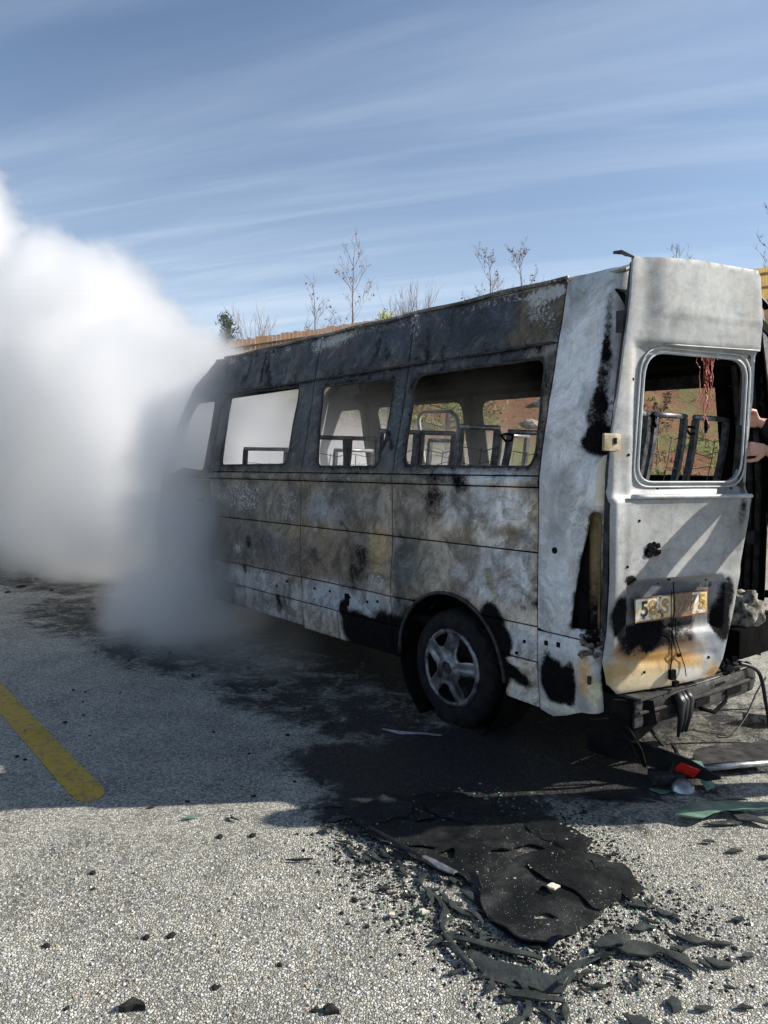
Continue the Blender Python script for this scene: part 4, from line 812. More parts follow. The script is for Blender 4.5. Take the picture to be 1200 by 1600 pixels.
m_ = MB(); m_.tube([(.22 + v * (WID - .44), .10, 2.40 + .10 * (1 - abs(2 * v - 1) ** 3)) for v in np.linspace(0, 1, 13)], .055, 6); m_.build('rear_header', M['soot'], van)
m_ = MB(); m_.box((WID / 2, .07, .50), (1.7, .10, .16)); m_.build('rear_sill', M['soot'], van)
for k in range(7):
    m_ = MB(); s = .5 + k * .65; m_.box((WID / 2, s, .48), (1.6, .08, .12)); m_.build('chassis_crossmember', M['soot'], van)
for u in (.45, 1.5):
    m_ = MB(); m_.box((u, 2.7, .42), (.09, 5.2, .16)); m_.build('chassis_rail', M['soot'], van)
m_ = MB(); m_.tube([(.12, AC, .34), (1.85, AC, .34)], .05, 8); m_.build('rear_axle', M['soot'], van)

# drip rail over the windows, flanges round the openings
for sgn in (0, 1):
    f = (lambda u: u) if not sgn else (lambda u: WID - u)
    m_ = MB(); m_.tube([(f(float(U(z)) - .004), s, z) for s, z in [(.44, 2.222)] + [(s, 2.222) for s in np.linspace(.6, 4.0, 18)] + [(4.12, 2.218), (4.2, 2.18), (4.24, 2.10)]], .008, 5); m_.build('drip_rail', M['soot2'], van, True)
for wp in (W_REAR, W_MID, W_FRONT):
    m_ = MB(); q_ = side3(np.array(densify(wp, .05))); m_.tube([(p[0] + .007, p[1], p[2]) for p in q_], .0085, 5, closed=True); m_.build('window_flange', M['soot2'], van, True)
# arch lip and dark liner
m_ = MB(); m_.tube([(float(U(z)) - .004, s, z) for s, z in ARCH_R], .011, 6); o = m_.build('arch_lip', M['soot2'], van, True)

# ------------------------------------------------------------------ wheels
def wheel(s, right=False, cap=True):
    x = .055 if not right else WID - .055; sx_ = 1 if not right else -1
    root = MB(); Rr = .352
    prof = [(.225, .0), (.235, -.012), (.262, -.020), (.300, -.018), (.330, -.004), (.346, .022), (.352, .06), (.352, .16), (.346, .195), (.30, .22), (.23, .20), (.215, .10)]
    root.lathe(prof, (x, s, .345), (sx_, 0, 0), 64, True)
    for v in root.v:
        if v.z < .05: v.z = max(.002, v.z * .35 + .002); v.x += -.012 * sx_ * (1 if (v.x - x) * sx_ < .1 else -1)      # gone flat on the road
        w_ = mnoise.noise(v * 9) * .004; v.y += w_; v.z = max(.002, v.z + w_)
    ty = root.build('wheel', M['rubber'], van, True)
    m_ = MB(); m_.lathe([(.236, .02), (.222, .04), (.215, .12), (.09, .125), (.0001, .12)], (x, s, .345), (sx_, 0, 0), 40); m_.build('rim', M['soot2'], ty, True)
    if not cap: return ty
    # five-spoke hub cap, slightly domed, one opening partly melted shut
    outer = [(.240 * math.cos(q), .240 * math.sin(q)) for q in np.linspace(0, 2 * math.pi, 72, endpoint=False)]
    holes = []
    for k in range(5):
        a = R(90 + 72 * k + 25)
        r0, r1 = (.105, .208); w0, w1 = .20, .43
        if k == 0: r0, w0, w1 = .14, .14, .34
        hp = [(r0 * math.cos(a - w0), r0 * math.sin(a - w0))] + [(r1 * math.cos(a + t), r1 * math.sin(a + t)) for t in np.linspace(-w1, w1, 7)] + [(r0 * math.cos(a + w0), r0 * math.sin(a + w0))]
        holes.append(round_poly(hp, .022, 3))
    def cap3(P):
        P = np.asarray(P); r = np.hypot(P[:, 0], P[:, 1]); th = np.arctan2(P[:, 1], P[:, 0]); h = -.018 - .030 * (1 - (r / .24) ** 2) + .014 * np.clip((r - .215) / .02, 0, 1) * 0
        ph = (th - R(90 + 25 + 36)) / R(72); ph = np.abs(ph - np.round(ph)) * 2        # 0 at a spoke's middle
        h += .012 * np.clip(1 - ph * 2.2, 0, 1) * np.clip((r - .05) / .05, 0, 1) * np.clip((.23 - r) / .04, 0, 1)
        h += .012 * np.exp(-((r - .050) / .012) ** 2) * -1 + .016 * (r < .042)
        h += .006 * np.exp(-((r - .226) / .008) ** 2) * -1
        Q = np.column_stack([P, np.zeros(len(P))]); h += .003 * fbm(Q, 14, 2, 1)
        return np.column_stack([x + sx_ * h, s - P[:, 0] * sx_, .345 + P[:, 1]])
    hc = sheet('hubcap', outer, holes, cap3, .011, .007, (M['hubcap'], M['soot']), ty, None, (sx_, 0, 0), .004)
    m_ = MB(); m_.lathe([(.0001, -.040), (.036, -.040), (.038, -.034)], (x, s, .345), (sx_, 0, 0), 24); m_.build('hub_centre', M['soot2'], ty)
    return ty
wheel(AC, False); wheel(AC, True); wheel(AC + 3.73, False); wheel(AC + 3.73, True)

# ------------------------------------------------------------------ cab and nose (mostly inside the smoke)
def cab_u(s, z): return U(z) + .10 * np.clip((s - 5.2) / .5, 0, 1) ** 2
for sgn in (0, 1):
    def cab3(P, sgn=sgn):
        P = np.asarray(P); u = cab_u(P[:, 0], P[:, 1]) + dent(P); return np.column_stack([u if not sgn else WID - u, P[:, 0], P[:, 1]])
    iw = (1, 0, 0) if not sgn else (-1, 0, 0)
    win = round_poly([(4.44, 1.52), (4.42, 2.17), (4.78, 2.17), (5.20, 1.72), (5.22, 1.47), (4.85, 1.55)], .05)
    sheet('cab_side_panel', [(4.29, 1.44), (4.29, 2.56), (4.55, 2.55), (4.95, 2.33), (5.32, 1.75), (5.38, 1.44)], [win], cab3, .05, .012, BM, van, paint_side, iw)
    dr_ = sheet('cab_door', [(4.29, .42), (4.29, 1.435), (5.38, 1.435), (5.40, .95), (5.24, .80), (4.86, .82), (4.45, .62), (4.40, .42)], [ARCHF], cab3, .05, .012, BM, van, paint_side, iw)
    m_ = MB(); c = cab3(np.array([[4.45, 1.25]]))[0]; m_.box((c[0] - .015 * (1 if not sgn else -1), 4.45, 1.25), (.02, .14, .035)); m_.build('handle', M['soot'], dr_)
    sheet('front_wing', [(5.385, 1.435), (5.62, 1.25), (5.76, .95), (5.78, .45), (5.30, .40), (5.30, .80), (5.405, .95)], [ARCHF], cab3, .05, .012, BM, van, paint_side, iw)
    fa = [(p[0] + 3.73, p[1]) for p in ARCH_R]
    m_ = MB(); m_.tube([((float(cab_u(s, z)) - .004) if not sgn else WID - float(cab_u(s, z)) + .004, s, z) for s, z in fa], .012, 5); m_.build('arch_lip', M['soot2'], van, True)
    f = (lambda u: u) if not sgn else (lambda u: WID - u)
    m_ = MB(); m_.tube([(f(.25), 4.55, 2.53), (f(.22), 4.98, 2.30), (f(.13), 5.36, 1.72), (f(.10), 5.44, 1.46)], [.045, .045, .05, .06], 6); m_.build('windscreen_pillar', M['soot2'], van, True)
    m_ = MB(); m_.box((f(.20), 5.78, .98), (.22, .05, .24)); bevel(m_.build('headlight_socket', M['soot'], van), .02)
def hood3(P):
    P = np.asarray(P); v, t = P[:, 0], P[:, 1]; s = 5.40 + .38 * t - .07 * (2 * v - 1) ** 2; z = 1.45 - .20 * t - .30 * np.clip(t - .55, 0, 1) ** 1.3 - .05 * (2 * v - 1) ** 4
    return np.column_stack([.12 + v * (WID - .24), s, z])
sheet('bonnet', [(0, 0), (1, 0), (1, 1), (0, 1)], [], hood3, .07, .012, BM, van, paint_plain((.1, .1, .1), .3), (0, -.3, -1))
def nose3(P):
    P = np.asarray(P); v, z = P[:, 0], P[:, 1]; return np.column_stack([.10 + v * (WID - .20), 5.80 - .10 * (2 * v - 1) ** 2 - .03 * (z - .8) ** 2, z])
sheet('front_panel', [(0, .38), (1, .38), (1, 1.13), (0, 1.13)], [round_poly([(.22, .62), (.78, .62), (.76, .86), (.24, .86)], .04)], nose3, .06, .015, BM, van, paint_plain((.06, .06, .06), .4), (0, -1, 0))
m_ = MB(); m_.tube([(.24 + v * 1.49, 4.57 + .0 * v, 2.53 + .06 * (1 - abs(2 * v - 1) ** 3)) for v in np.linspace(0, 1, 9)], .05, 6); m_.build('windscreen_header', M['soot'], van)
m_ = MB(); m_.box((WID / 2, 5.22, 1.28), (1.6, .42, .34), Matrix.Rotation(R(-12), 3, 'X')); bevel(m_.build('dashboard', M['soot'], van), .05)
m_ = MB(); m_.lathe([(.19, 0), (.205, .014), (.19, .028), (.175, .014)], (.50, 4.93, 1.36), (0, -.85, .5), 28, True); m_.tube([(.50, 4.94, 1.36), (.50, 5.15, 1.25)], .03, 6); m_.build('steering_wheel', M['soot'], van, True)

# ------------------------------------------------------------------ seat frames stripped to bare tube
M['toptube'] = mottled('sunlit_steel_tube', (.10, .10, .105), (.36, .36, .36), 16, .4, .5, .5, .001)  # lighter steel for the top bars: their sunlit brightness is in the colour
def seat_frame(u0, u1, s, ztop, lean=.22, knocked=0.0):
    zb = 1.02; c = (u0 + u1) / 2
    def prof(z):
        t = (z - zb) / (ztop - zb); return s + lean * (1 - t) ** 1.6 * .9
    zs = [ztop - .015, ztop - .15, ztop - .30, ztop - .42, 1.35, 1.2, zb]
    m_ = MB()
    for u in (u0, u1): m_.tube([(u, prof(z), z) for z in zs], .025, 4)
    if knocked:
        for v in m_.v: v.x += (v.z - zb) * knocked
    o = m_.build('seat_frame', M['tubes'], van)
    b_ = MB(); b_.tube([(u0 - .014 + knocked * (ztop - zb), prof(ztop), ztop), (u1 + .014 + knocked * (ztop - zb), prof(ztop), ztop)], .018, 8); b_.build('top_tube', M['toptube'], o, True)
    w_ = MB()
    for k, z in enumerate((ztop - .13, ztop - .22, ztop - .31, ztop - .44)):
        pts_ = [(u0 + (u1 - u0) * t + knocked * (z - zb), prof(z) + .012 * math.sin(t * 9 + k), z + .010 * math.sin(t * 7 + 2 * k) - .012 * math.sin(math.pi * t)) for t in np.linspace(0, 1, 9)]
        w_.tube(pts_, .0032, 4)
    um = c + rng.uniform(-.08, .08); w_.tube([(um + knocked * (z - zb), prof(z), z) for z in (ztop - .13, ztop - .3, ztop - .5)], .003, 4)
    w_.build('spring_wire', M['wire'], o)
    b_ = MB()
    for u in (u0, u1): b_.tube([(u, prof(zb), zb), (u, s + lean + .40, zb - .02), (u, s + lean + .42, .63)], .018, 4)
    b_.tube([(u0, s + lean + .40, zb - .02), (u1, s + lean + .40, zb - .02)], .018, 4); b_.tube([(u0, prof(zb), zb), (u0, s + lean + .05, .63)], .018, 4); b_.tube([(u1, prof(zb), zb), (u1, s + lean + .05, .63)], .018, 4)
    b_.build('seat_base', M['tubes'], o)
    return o
def belt_anchor(u, s, z):
    m_ = MB(); m_.tube([(u - .05, s, z), (u - .02, s - .01, z - .035), (u + .05, s, z - .03), (u + .06, s, z + .005), (u, s + .01, z + .012)], .009, 5, closed=True); m_.build('grab_handle', M['soot'], van)
for u0, u1 in ((.16, .50), (.57, .91), (.985, 1.31), (1.445, 1.83)): seat_frame(u0, u1, .36, 1.872)
for u0, u1 in ((.22, .55), (.60, .93), (1.43, 1.76)): seat_frame(u0, u1, 1.22, 1.79 + .02 * (u0 < .5), knocked=.10 if u0 == .60 else 0)
for u0, u1 in ((.22, .55), (.60, .93), (1.43, 1.76)): seat_frame(u0, u1, 2.02, 1.81)
for u0, u1 in ((.22, .55), (.60, .93), (1.43, 1.76)): seat_frame(u0, u1, 2.85, 1.79, knocked=-.12 if u0 == .60 else 0)
for u0, u1 in ((.25, .68), (1.25, 1.7)): seat_frame(u0, u1, 4.05, 1.72)
belt_anchor(.56, 1.15, 1.76); belt_anchor(.95, .36, 1.83); belt_anchor(1.38, .36, 1.80)
m_ = MB()
for k in range(22):
    a = Vector((.945, .37, 1.86)) + Vector((rng.gauss(0, .018), rng.gauss(0, .018), rng.gauss(-.03, .03))); m_.box(a, (.03, .03, .035), Matrix.Rotation(rng.uniform(0, 3), 3, (1, rng.random(), .3)))
m_.build('charred_headrest', M['soot'], van)
# drooping roof lining scraps inside
def lining3(P):
    P = np.asarray(P); v, t = P[:, 0], P[:, 1]; return np.column_stack([.95 + .55 * v + .12 * t, .98 + .10 * np.sin(v * 3) + .5 * t * v, 2.46 - .62 * t * (1 - .35 * v) + .03 * np.sin(v * 14)])
sheet('roof_lining_scrap', [(0, 0), (.3, 0), (.6, 0), (1, 0), (1, .55), (.8, .75), (.62, 1.0), (.45, .9), (.3, 1.05), (.12, .8), (0, .5)], [], lining3, .09, .006, (M['soot'], M['soot']), van, None, (0, 1, 0))
# partition of the sliding door: bright rubber-free frame on the far flank
fr = [(WID - float(U(z)) - .10, s, z) for s, z in round_poly([(2.86, 1.36), (2.86, 2.06), (3.4, 2.08), (3.4, 1.36)], .12, 6)]
m_ = MB(); m_.tube(fr, .018, 6, closed=True); m_.build('sliding_door_frame', mottled('pale_scorched_metal', (.35, .35, .35), (.6, .6, .58), 12, .5, .4, .2, 0), van, True)
# red copper wires hanging behind the rear door
m_ = MB(); rw = random.Random(5)
for k in range(18):
    x0, y0 = 1.19 + rw.gauss(0, .022), .16 + rw.gauss(0, .02); L = rw.uniform(.12, .52); pts_ = []; z = 2.31
    dx = rw.gauss(0, .03)
    for j in range(9):
        t = j / 8; pts_.append((x0 * (1 - t) + (1.205 + dx * (1 - t) ** 2 * (2 if k < 6 else 1)) * t + rw.gauss(0, .006), y0 + rw.gauss(0, .006), z - L * t))
    m_.tube(pts_, .0022, 4)
for k in range(7):
    a = rw.uniform(-1, 1); m_.tube([(1.20, .16, 2.30), (1.20 + a * .06, .15, 2.29), (1.20 + a * .11, .14, 2.20 + rw.uniform(-.03, .02))], .0026, 4)
m_.build('wire_bundle', M['copper'], van)
m_ = MB(); m_.tube([(1.205, .16, 1.84), (1.207, .158, 1.79), (1.206, .16, 1.76)], [.006, .013, .005], 6); m_.build('wire_end', M['soot'], van)
# dark stamped inner panels along the far flank near the opening
for k in range(3):
    m_ = MB(); m_.tube([(WID - float(U(z)) - .07, .17 + .055 * k, z) for z in np.linspace(.62, 2.4, 10)], .02, 4); m_.build('inner_rib', M['soot2'], van)
m_ = MB(); m_.box((WID - .10, .22, 1.10), (.05, .10, .09)); bevel(m_.build('striker_plate', M['soot2'], van), .008)

# ------------------------------------------------------------------ rear door, hanging open a little and askew
DB = (0.0105, -.03)
D_OUT = [(.112, 2.566), (.101, 2.385), (.038, 1.936), (.004, 1.735), (-.008, 1.57), (-.018, 1.35), (-.015, 1.02), (-.021, .766), (-.034, .614), (-.015, .508), (.05, .452), (.433, .455), (.69, .475), (.716, .52), (.735, .567), (.795, .803), (.846, 1.044), (.897, 1.293), (.907, 1.391), (.915, 1.617), (.937, 1.929), (.94, 2.16), (.958, 2.17), (.965, 2.303), (.94, 2.54), (.915, 2.575), (.5, 2.585)]
D_WIN = round_poly([(.170, 1.49), (.208, 2.122), (.888, 2.115), (.862, 1.485)], [.10, .13, .11, .12], 7)
def door_depth(a, z):
    sm = lambda x, lo, hi: np.clip((x - lo) / (hi - lo), 0, 1) ** 2 * (3 - 2 * np.clip((x - lo) / (hi - lo), 0, 1))
    y = (-.014 * sm(z, 2.148, 2.160) - .003 * sm(z, 2.290, 2.298)) * sm(a, .17, .30)                 # upper panel stands proud
    y += -.030 * (1 - sm(z, 1.395, 1.425))                                       # lower skin proud of the window field
    fld = np.clip(1 - np.maximum(np.abs((a - .53) / .44) ** 6, np.abs((z - 1.20) / .20) ** 6), 0, 1)
    y += .012 * fld                                                              # shallow pressed field
    rec = sm(a, .075, .10) * (1 - sm(a, .69, .72)) * sm(z, .70, .76) * (1 - sm(z, .985, 1.015)); y += .028 * rec
    y += .010 * np.exp(-((z - .60) / .012) ** 2) * sm(a, .05, .12) * (1 - sm(a, .66, .70))     # bottom crease
    wx, wz = np.abs((a - .53) / .40), np.abs((z - 1.80) / .355); wr = np.maximum(wx, wz)
    y += .016 * (1 - sm(wr, .96, 1.06))                                          # window field set back
    y += -.05 * (np.clip((z - 1.9) / .7, 0, 1)) ** 2 * 0 + .03 * np.clip((.62 - z) / .2, 0, 1) ** 2
    y += .04 * np.clip((a - .0) / -.04, 0, 1)
    return y
def door3(P):
    P = np.asarray(P); a, z = P[:, 0], P[:, 1]; Q = np.column_stack([a, z, np.zeros(len(P))])
    y = door_depth(a, z) + .0035 * fbm(Q, 1.8, 2, 5) + .0010 * fbm(Q, 7, 2, 8)
    ed = np.minimum(np.clip(a + .05, 0, 1), 1); return np.column_stack([a, y, z])
door = sheet('rear_door', D_OUT, [D_WIN], door3, .018, .014, (M['burnt_door'], M['soot2']), van, paint_door, (0, 1, 0), .002, .04)
door.location = (DB[0], DB[1], 0); door.rotation_euler = (0, 0, R(24 - 38.5))
tag(door, 'scorched white rear door hanging ajar')
# inner frame of the door gives it depth
m_ = MB(); ins = [(x + (.035 if x < .4 else -.035), z + (.03 if z < 1 else -.03)) for x, z in (D_OUT[0], D_OUT[2], D_OUT[4], D_OUT[7], D_OUT[10], D_OUT[12], D_OUT[16], D_OUT[19], D_OUT[23], D_OUT[25])]
m_.tube([(x, .035, z) for x, z in ins], .028, 4, closed=True); m_.build('inner_frame', M['soot2'], door)
def ring(poly, grow, y, r, name, mat, flat=1.0):
    c = np.mean(np.array(poly), 0); m_ = MB(); m_.tube([(c[0] + (x - c[0]) * (1 + grow), float(door_depth(np.array([x]), np.array([z]))[0]) + y, c[1] + (z - c[1]) * (1 + grow)) for x, z in poly], r, 6, closed=True)
    o = m_.build(name, mat, door, True); n = len(o.data.vertices)
    if mat is M['burnt_door']:
        for k_, v_ in (('soot', -.1), ('ash', 0.)): a = o.data.attributes.new(k_, 'FLOAT', 'POINT'); a.data.foreach_set('value', np.full(n, v_, np.float32))
        a = o.data.color_attributes.new('tint', 'FLOAT_COLOR', 'POINT'); a.data.foreach_set('color', np.tile(np.array([.55, .57, .57, 1], np.float32), n))
    return o
ring(D_WIN, .012, -.004, .0065, 'window_flange', M['burnt_door']); ring(D_WIN, .085, -.004, .0055, 'window_bead', M['burnt_door'])
m_ = MB(); m_.tube([(a, float(door_depth(np.array([a]), np.array([1.40]))[0]) - .004, 1.418 - .01 * (a - .1)) for a in np.linspace(.10, .90, 9)], .011, 6)
o = m_.build('ledge_bead', M['burnt_door'], door, True); n = len(o.data.vertices)
a = o.data.color_attributes.new('tint', 'FLOAT_COLOR', 'POINT'); a.data.foreach_set('color', np.tile(np.array([.58, .60, .60, 1], np.float32), n))
m_ = MB(); m_.tube([(a, float(door_depth(np.array([a]), np.array([2.17]))[0]) - .003, 2.158 + .012 * (a - .2)) for a in np.linspace(.30, .945, 9)], .005, 6)
o = m_.build('lip_bead', M['burnt_door'], door, True); n = len(o.data.vertices); a = o.data.color_attributes.new('tint', 'FLOAT_COLOR', 'POINT'); a.data.foreach_set('color', np.tile(np.array([.40, .41, .40, 1], np.float32), n))
# torn roof spoiler lip on the upper corner
m_ = MB(); m_.add([(.112, 0, 2.566), (.045, .01, 2.590), (.01, .03, 2.584), (.05, .07, 2.60), (.13, .08, 2.585), (.112, 0, 2.554), (.045, .012, 2.568), (.01, .031, 2.572)], [(0, 1, 3, 4), (1, 2, 3), (5, 6, 1, 0), (6, 7, 2, 1)]); m_.build('torn_lip', M['soot2'], door)
# number plate with raised characters
def plate_mat():
    t = NT('scorched_number_plate'); a, b = t.noise(9, 6, .6, .5), t.noise(30, 6, .65, .6)
    c = t.mix(t.ramp(a, .42, .55), (.82, .80, .70), (.72, .55, .25)); c = t.mix(t.ramp(b, .54, .66), c, (.30, .15, .05)); c = t.mix(t.ramp(t.noise(16, 6, .65, .8), .56, .66), c, (.05, .04, .035))
    sx_ = t.n.new('ShaderNodeSeparateXYZ'); t.l.new(t.coord(), sx_.inputs[0])
    br = t.math('MULTIPLY', t.ramp(sx_.outputs['X'], .36, .39), t.ramp(sx_.outputs['X'], .52, .49)); br = t.ramp(t.math('ADD', br, t.math('MULTIPLY', t.math('SUBTRACT', b, .5), 1.6)), .35, .55)
    c = t.mix(br, c, (.26, .17, .11)); t.pbr(c, .45, .2, .5).bump(b, .001); return t.m
plate = empty_p = None
PR = Matrix.Rotation(R(2.0), 3, 'Y').transposed()
m_ = MB(); m_.box((.374, -.028, .868), (.482, .004, .118), Matrix.Rotation(R(-1.8), 3, 'Y')); plate = bevel(m_.build('number_plate', plate_mat(), door), .0015)
m_ = MB(); m_.tube([(.374 + x * .241, -.031, .868 + z * .058 + x * .0076) for x, z in ((-1, -1), (1, -1), (1, 1), (-1, 1))], .004, 4, closed=True); m_.build('plate_border', mottled('plate_border_brown', (.16, .06, .03), (.35, .18, .08), 20, .6), plate)
def plate_text(txt, x, size, mat, dz=0):
    cu = bpy.data.curves.new('txt', 'FONT'); cu.body = txt; cu.size = size; cu.extrude = .0012; cu.bevel_depth = .0006; cu.align_x = 'CENTER'; cu.align_y = 'CENTER'; cu.offset = .0016
    to = bpy.data.objects.new('txt', cu); COL.objects.link(to); dg = bpy.context.evaluated_depsgraph_get(); me = bpy.data.meshes.new_from_object(to.evaluated_get(dg)); bpy.data.objects.remove(to)
    me.materials.clear(); me.materials.append(mat); o = link(bpy.data.objects.new('plate_character', me), plate); o.location = (x, -.0305, .868 + dz); o.rotation_euler = (R(90), R(-1.8), 0); return o
inkm, brm, brn = mottled('plate_black', (.02, .02, .02), (.06, .055, .05), 30, .5), mottled('plate_scorched_brown', (.20, .13, .08), (.34, .24, .16), 30, .5), mottled('plate_rust', (.35, .18, .05), (.6, .38, .14), 30, .5)
for ch, x, mt in (('5', .193, inkm), ('8', .247, brn), ('S', .325, brn), ('0', .412, brm), ('2', .460, brm), ('7', .508, brm), ('5', .572, brn)): plate_text(ch, x, .105, mt, (x - .374) * .031)
# small fittings on the door: holes, burnt-out handle, hanging wires
def door_dot(a, z, r, mat=M['soot'], name='fixing_hole'):
    m_ = MB(); y = float(door3(np.array([[a, z]]))[0][1]); m_.lathe([(.0001, -.003), (r, -.003), (r * 1.1, .012)], (a, y, z), (0, 1, 0), 12); return m_.build(name, mat, door)
for a, z in ((.125, 1.985), (.30, 1.455), (.80, 1.45), (.62, 2.145), (.10, 1.62), (.155, 1.30), (.30, .985), (.62, .985), (.36, 1.0), (.20, .55), (.63, .58), (.08, 1.08)): door_dot(a, z, .007)
m_ = MB(); y = float(door3(np.array([[.245, 1.155]]))[0][1])
for k in range(14): m_.box((.245 + rng.gauss(0, .018), y - .004, 1.155 + rng.gauss(0, .02)), (.02, .014, .022), Matrix.Rotation(rng.uniform(0, 3), 3, 'Y'))
m_.build('melted_latch', M['soot'], door)
m_ = MB(); y = -.035
m_.tube([(.37, y, .99), (.371, y - .012, .86), (.368, y, .74), (.372, y, .60), (.37, y + .01, .51)], .0028, 4); m_.tube([(.39, y, .80), (.395, y, .70), (.43, y, .62), (.46, y, .55), (.47, y, .50)], .0022, 4); m_.tube([(.36, y, .95), (.355, y - .006, .8), (.385, y, .66)], .002, 4)
m_.build('hanging_wire', M['soot'], door)
m_ = MB(); m_.box((.415, y - .004, .615), (.022, .01, .014)); m_.box((.375, y - .002, .52), (.034, .02, .05)); m_.box((.40, y, .47), (.03, .02, .03)); m_.build('burnt_connector', M['soot'], door)
# hinges on the post
for zc, big in ((1.68, 1), (.60, 0), (2.26, 0)):
    if big:
        h = MB(); h.box((.030, -.032, zc), (.165, .016, .084), Matrix.Rotation(R(-6), 3, 'Z')); ho = bevel(h.build('door_hinge', mottled('scorched_cream_paint', (.22, .17, .10), (.50, .43, .31), 18, .5, .4, 0, .001), van), .006)
        h = MB()
        for dx, w_ in ((-.012, .018), (.045, .022)): h.box((.03 + dx, -.0425, zc + .006), (w_, .004, .03), Matrix.Rotation(R(-6), 3, 'Z'))
        h.build('hinge_slot', M['soot'], ho)
    else:
        h = MB(); h.tube([(.085, -.01, zc - .05), (.085, -.01, zc + .05)], .02, 8); h.build('door_hinge', M['soot2'], van)
m_ = MB(); m_.tube([(.055, -.012, 1.73), (.075, -.004, 1.86), (.098, .004, 1.98)], [.014, .012, .006], 6); m_.build('bare_hinge_strip', M['cream'], van)
m_ = MB(); m_.tube([(.16, .09, 1.45), (.17, .10, 2.0), (.25, .15, 2.46)], .03, 6); m_.build('door_jamb', M['void'], van, True)  # jambs coloured black so the door gap reads as dark interior
m_ = MB(); m_.tube([(.14, .07, .45), (.15, .08, 1.0), (.16, .09, 1.46)], .03, 6); m_.build('door_jamb', M['void'], van, True)

# the other rear door, swung wide open beyond the edge of the picture
D2 = [(WID - .02 - x, z) for x, z in ((.04, 2.50), (0, 1.5), (0, .46), (.86, .46), (.86, 2.52))]
def d2(P): P = np.asarray(P); return np.column_stack([-P[:, 0] + WID - .02, np.zeros(len(P)) + .004 * fbm(np.column_stack([P, P[:, :1] * 0]), 3, 2, 1), P[:, 1]])
rd = sheet('rear_door', D2, [round_poly([(WID - .02 - .14, 1.49), (WID - .02 - .14, 2.10), (WID - .02 - .74, 2.10), (WID - .02 - .74, 1.49)], .09)], d2, .06, .02, (M['burnt'], M['soot2']), van, paint_plain((.4, .4, .4), .05), (0, 1, 0))
rd.location = (WID - .04, -.03, 0); rd.rotation_euler = (0, 0, R(-33)); tag(rd, 'second scorched rear door swung wide open')

# bumper beam with its hanging scraps
def bump3(P):
    P = np.asarray(P); return np.column_stack([P[:, 0], -.17 + .05 * ((P[:, 0] - .95) / .9) ** 2 + .004 * fbm(np.column_stack([P, P[:, :1] * 0]), 6, 2, 3), P[:, 1] - .0 * P[:, 0]])
def paint_bump(P):
    t = np.tile(np.array([.03, .03, .029]), (len(P), 1)); return np.column_stack([t, np.ones(len(t))]), .22 + .2 * np.sin(P[:, 0] * 7), np.full(len(t), .05)
sheet('bumper', [(.10, .29), (1.20, .29), (1.24, .34), (1.22, .425), (.10, .425)], [round_poly([(.17, .34), (.19, .34), (.19, .385), (.17, .385)], .004)], bump3, .03, .012, BM, van, paint_bump, (0, 1, 0))
m_ = MB(); m_.box((.66, -.075, .435), (1.10, .15, .012)); m_.build('bumper_step', M['soot2'], van)
m_ = MB(); m_.tube([(u, -.178 + .05 * ((u - .95) / .9) ** 2, .365) for u in np.linspace(.12, 1.20, 14)], .008, 5); m_.build('bumper_rib', M['soot2'], van)
for u, z, a, b in ((.62, .335, .14, .035), (.95, .335, .16, .035), (.80, .40, .10, .012)):
    m_ = MB(); m_.box((u, -.182, z), (a, .006, b)); m_.build('bumper_recess', M['soot'], van)
m_ = MB()
for k in range(9):
    u = rng.choice((.40, .43, .46)) + rng.uniform(-.012, .012); L = rng.uniform(.08, .22); m_.tube([(u, -.165, .42), (u + .004, -.19, .38), (u + rng.uniform(-.012, .012), -.19, .42 - L * .6), (u + rng.uniform(-.015, .015), -.185, .42 - L)], [.022, .028, .016, .007], 6)
m_.build('molten_drip', M['blackplastic'], van, True)
m_ = MB(); m_.tube([(.62, -.17, .30), (.75, -.18, .255), (.88, -.17, .285), (.92, -.16, .33)], .011, 6); m_.build('loose_bracket_wire', M['soot'], van, True)
m_ = MB(); m_.add([(.02, -.05, .43), (.20, -.16, .42), (.22, -.17, .30), (.10, -.13, .22), (.0, -.03, .26), (.08, -.02, .42)], [(0, 1, 2, 3, 4), (0, 5, 1)]); m_.tube([(.03, -.02, .36), (.08, -.10, .29), (.14, -.13, .18), (.20, -.12, .08)], .012, 5); m_.tube([(.05, -.05, .30), (.12, -.08, .22), (.16, -.1, .12)], .008, 5)
m_.build('torn_bumper_end', M['soot'], van)
m_ = MB(); m_.lathe([(.0001, -.025), (.028, -.02), (.042, 0), (.045, .02)], (.095, -.012, .60), (0, 1, 0), 14); m_.box((.10, 0, .60), (.11, .03, .11)); m_.build('tow_bracket', M['soot2'], van)
m_ = MB()
for k in range(26): m_.box((.95 + rng.gauss(0, .08), -.10 + rng.gauss(0, .03), .45 + rng.gauss(0, .015)), (rng.uniform(.02, .07), rng.uniform(.02, .05), rng.uniform(.01, .04)), Matrix.Rotation(rng.uniform(0, 3), 3, (rng.random(), rng.random(), 1)))
tag(m_.build('charred_scraps', M['soot2'], van), None, None, None, 'stuff')

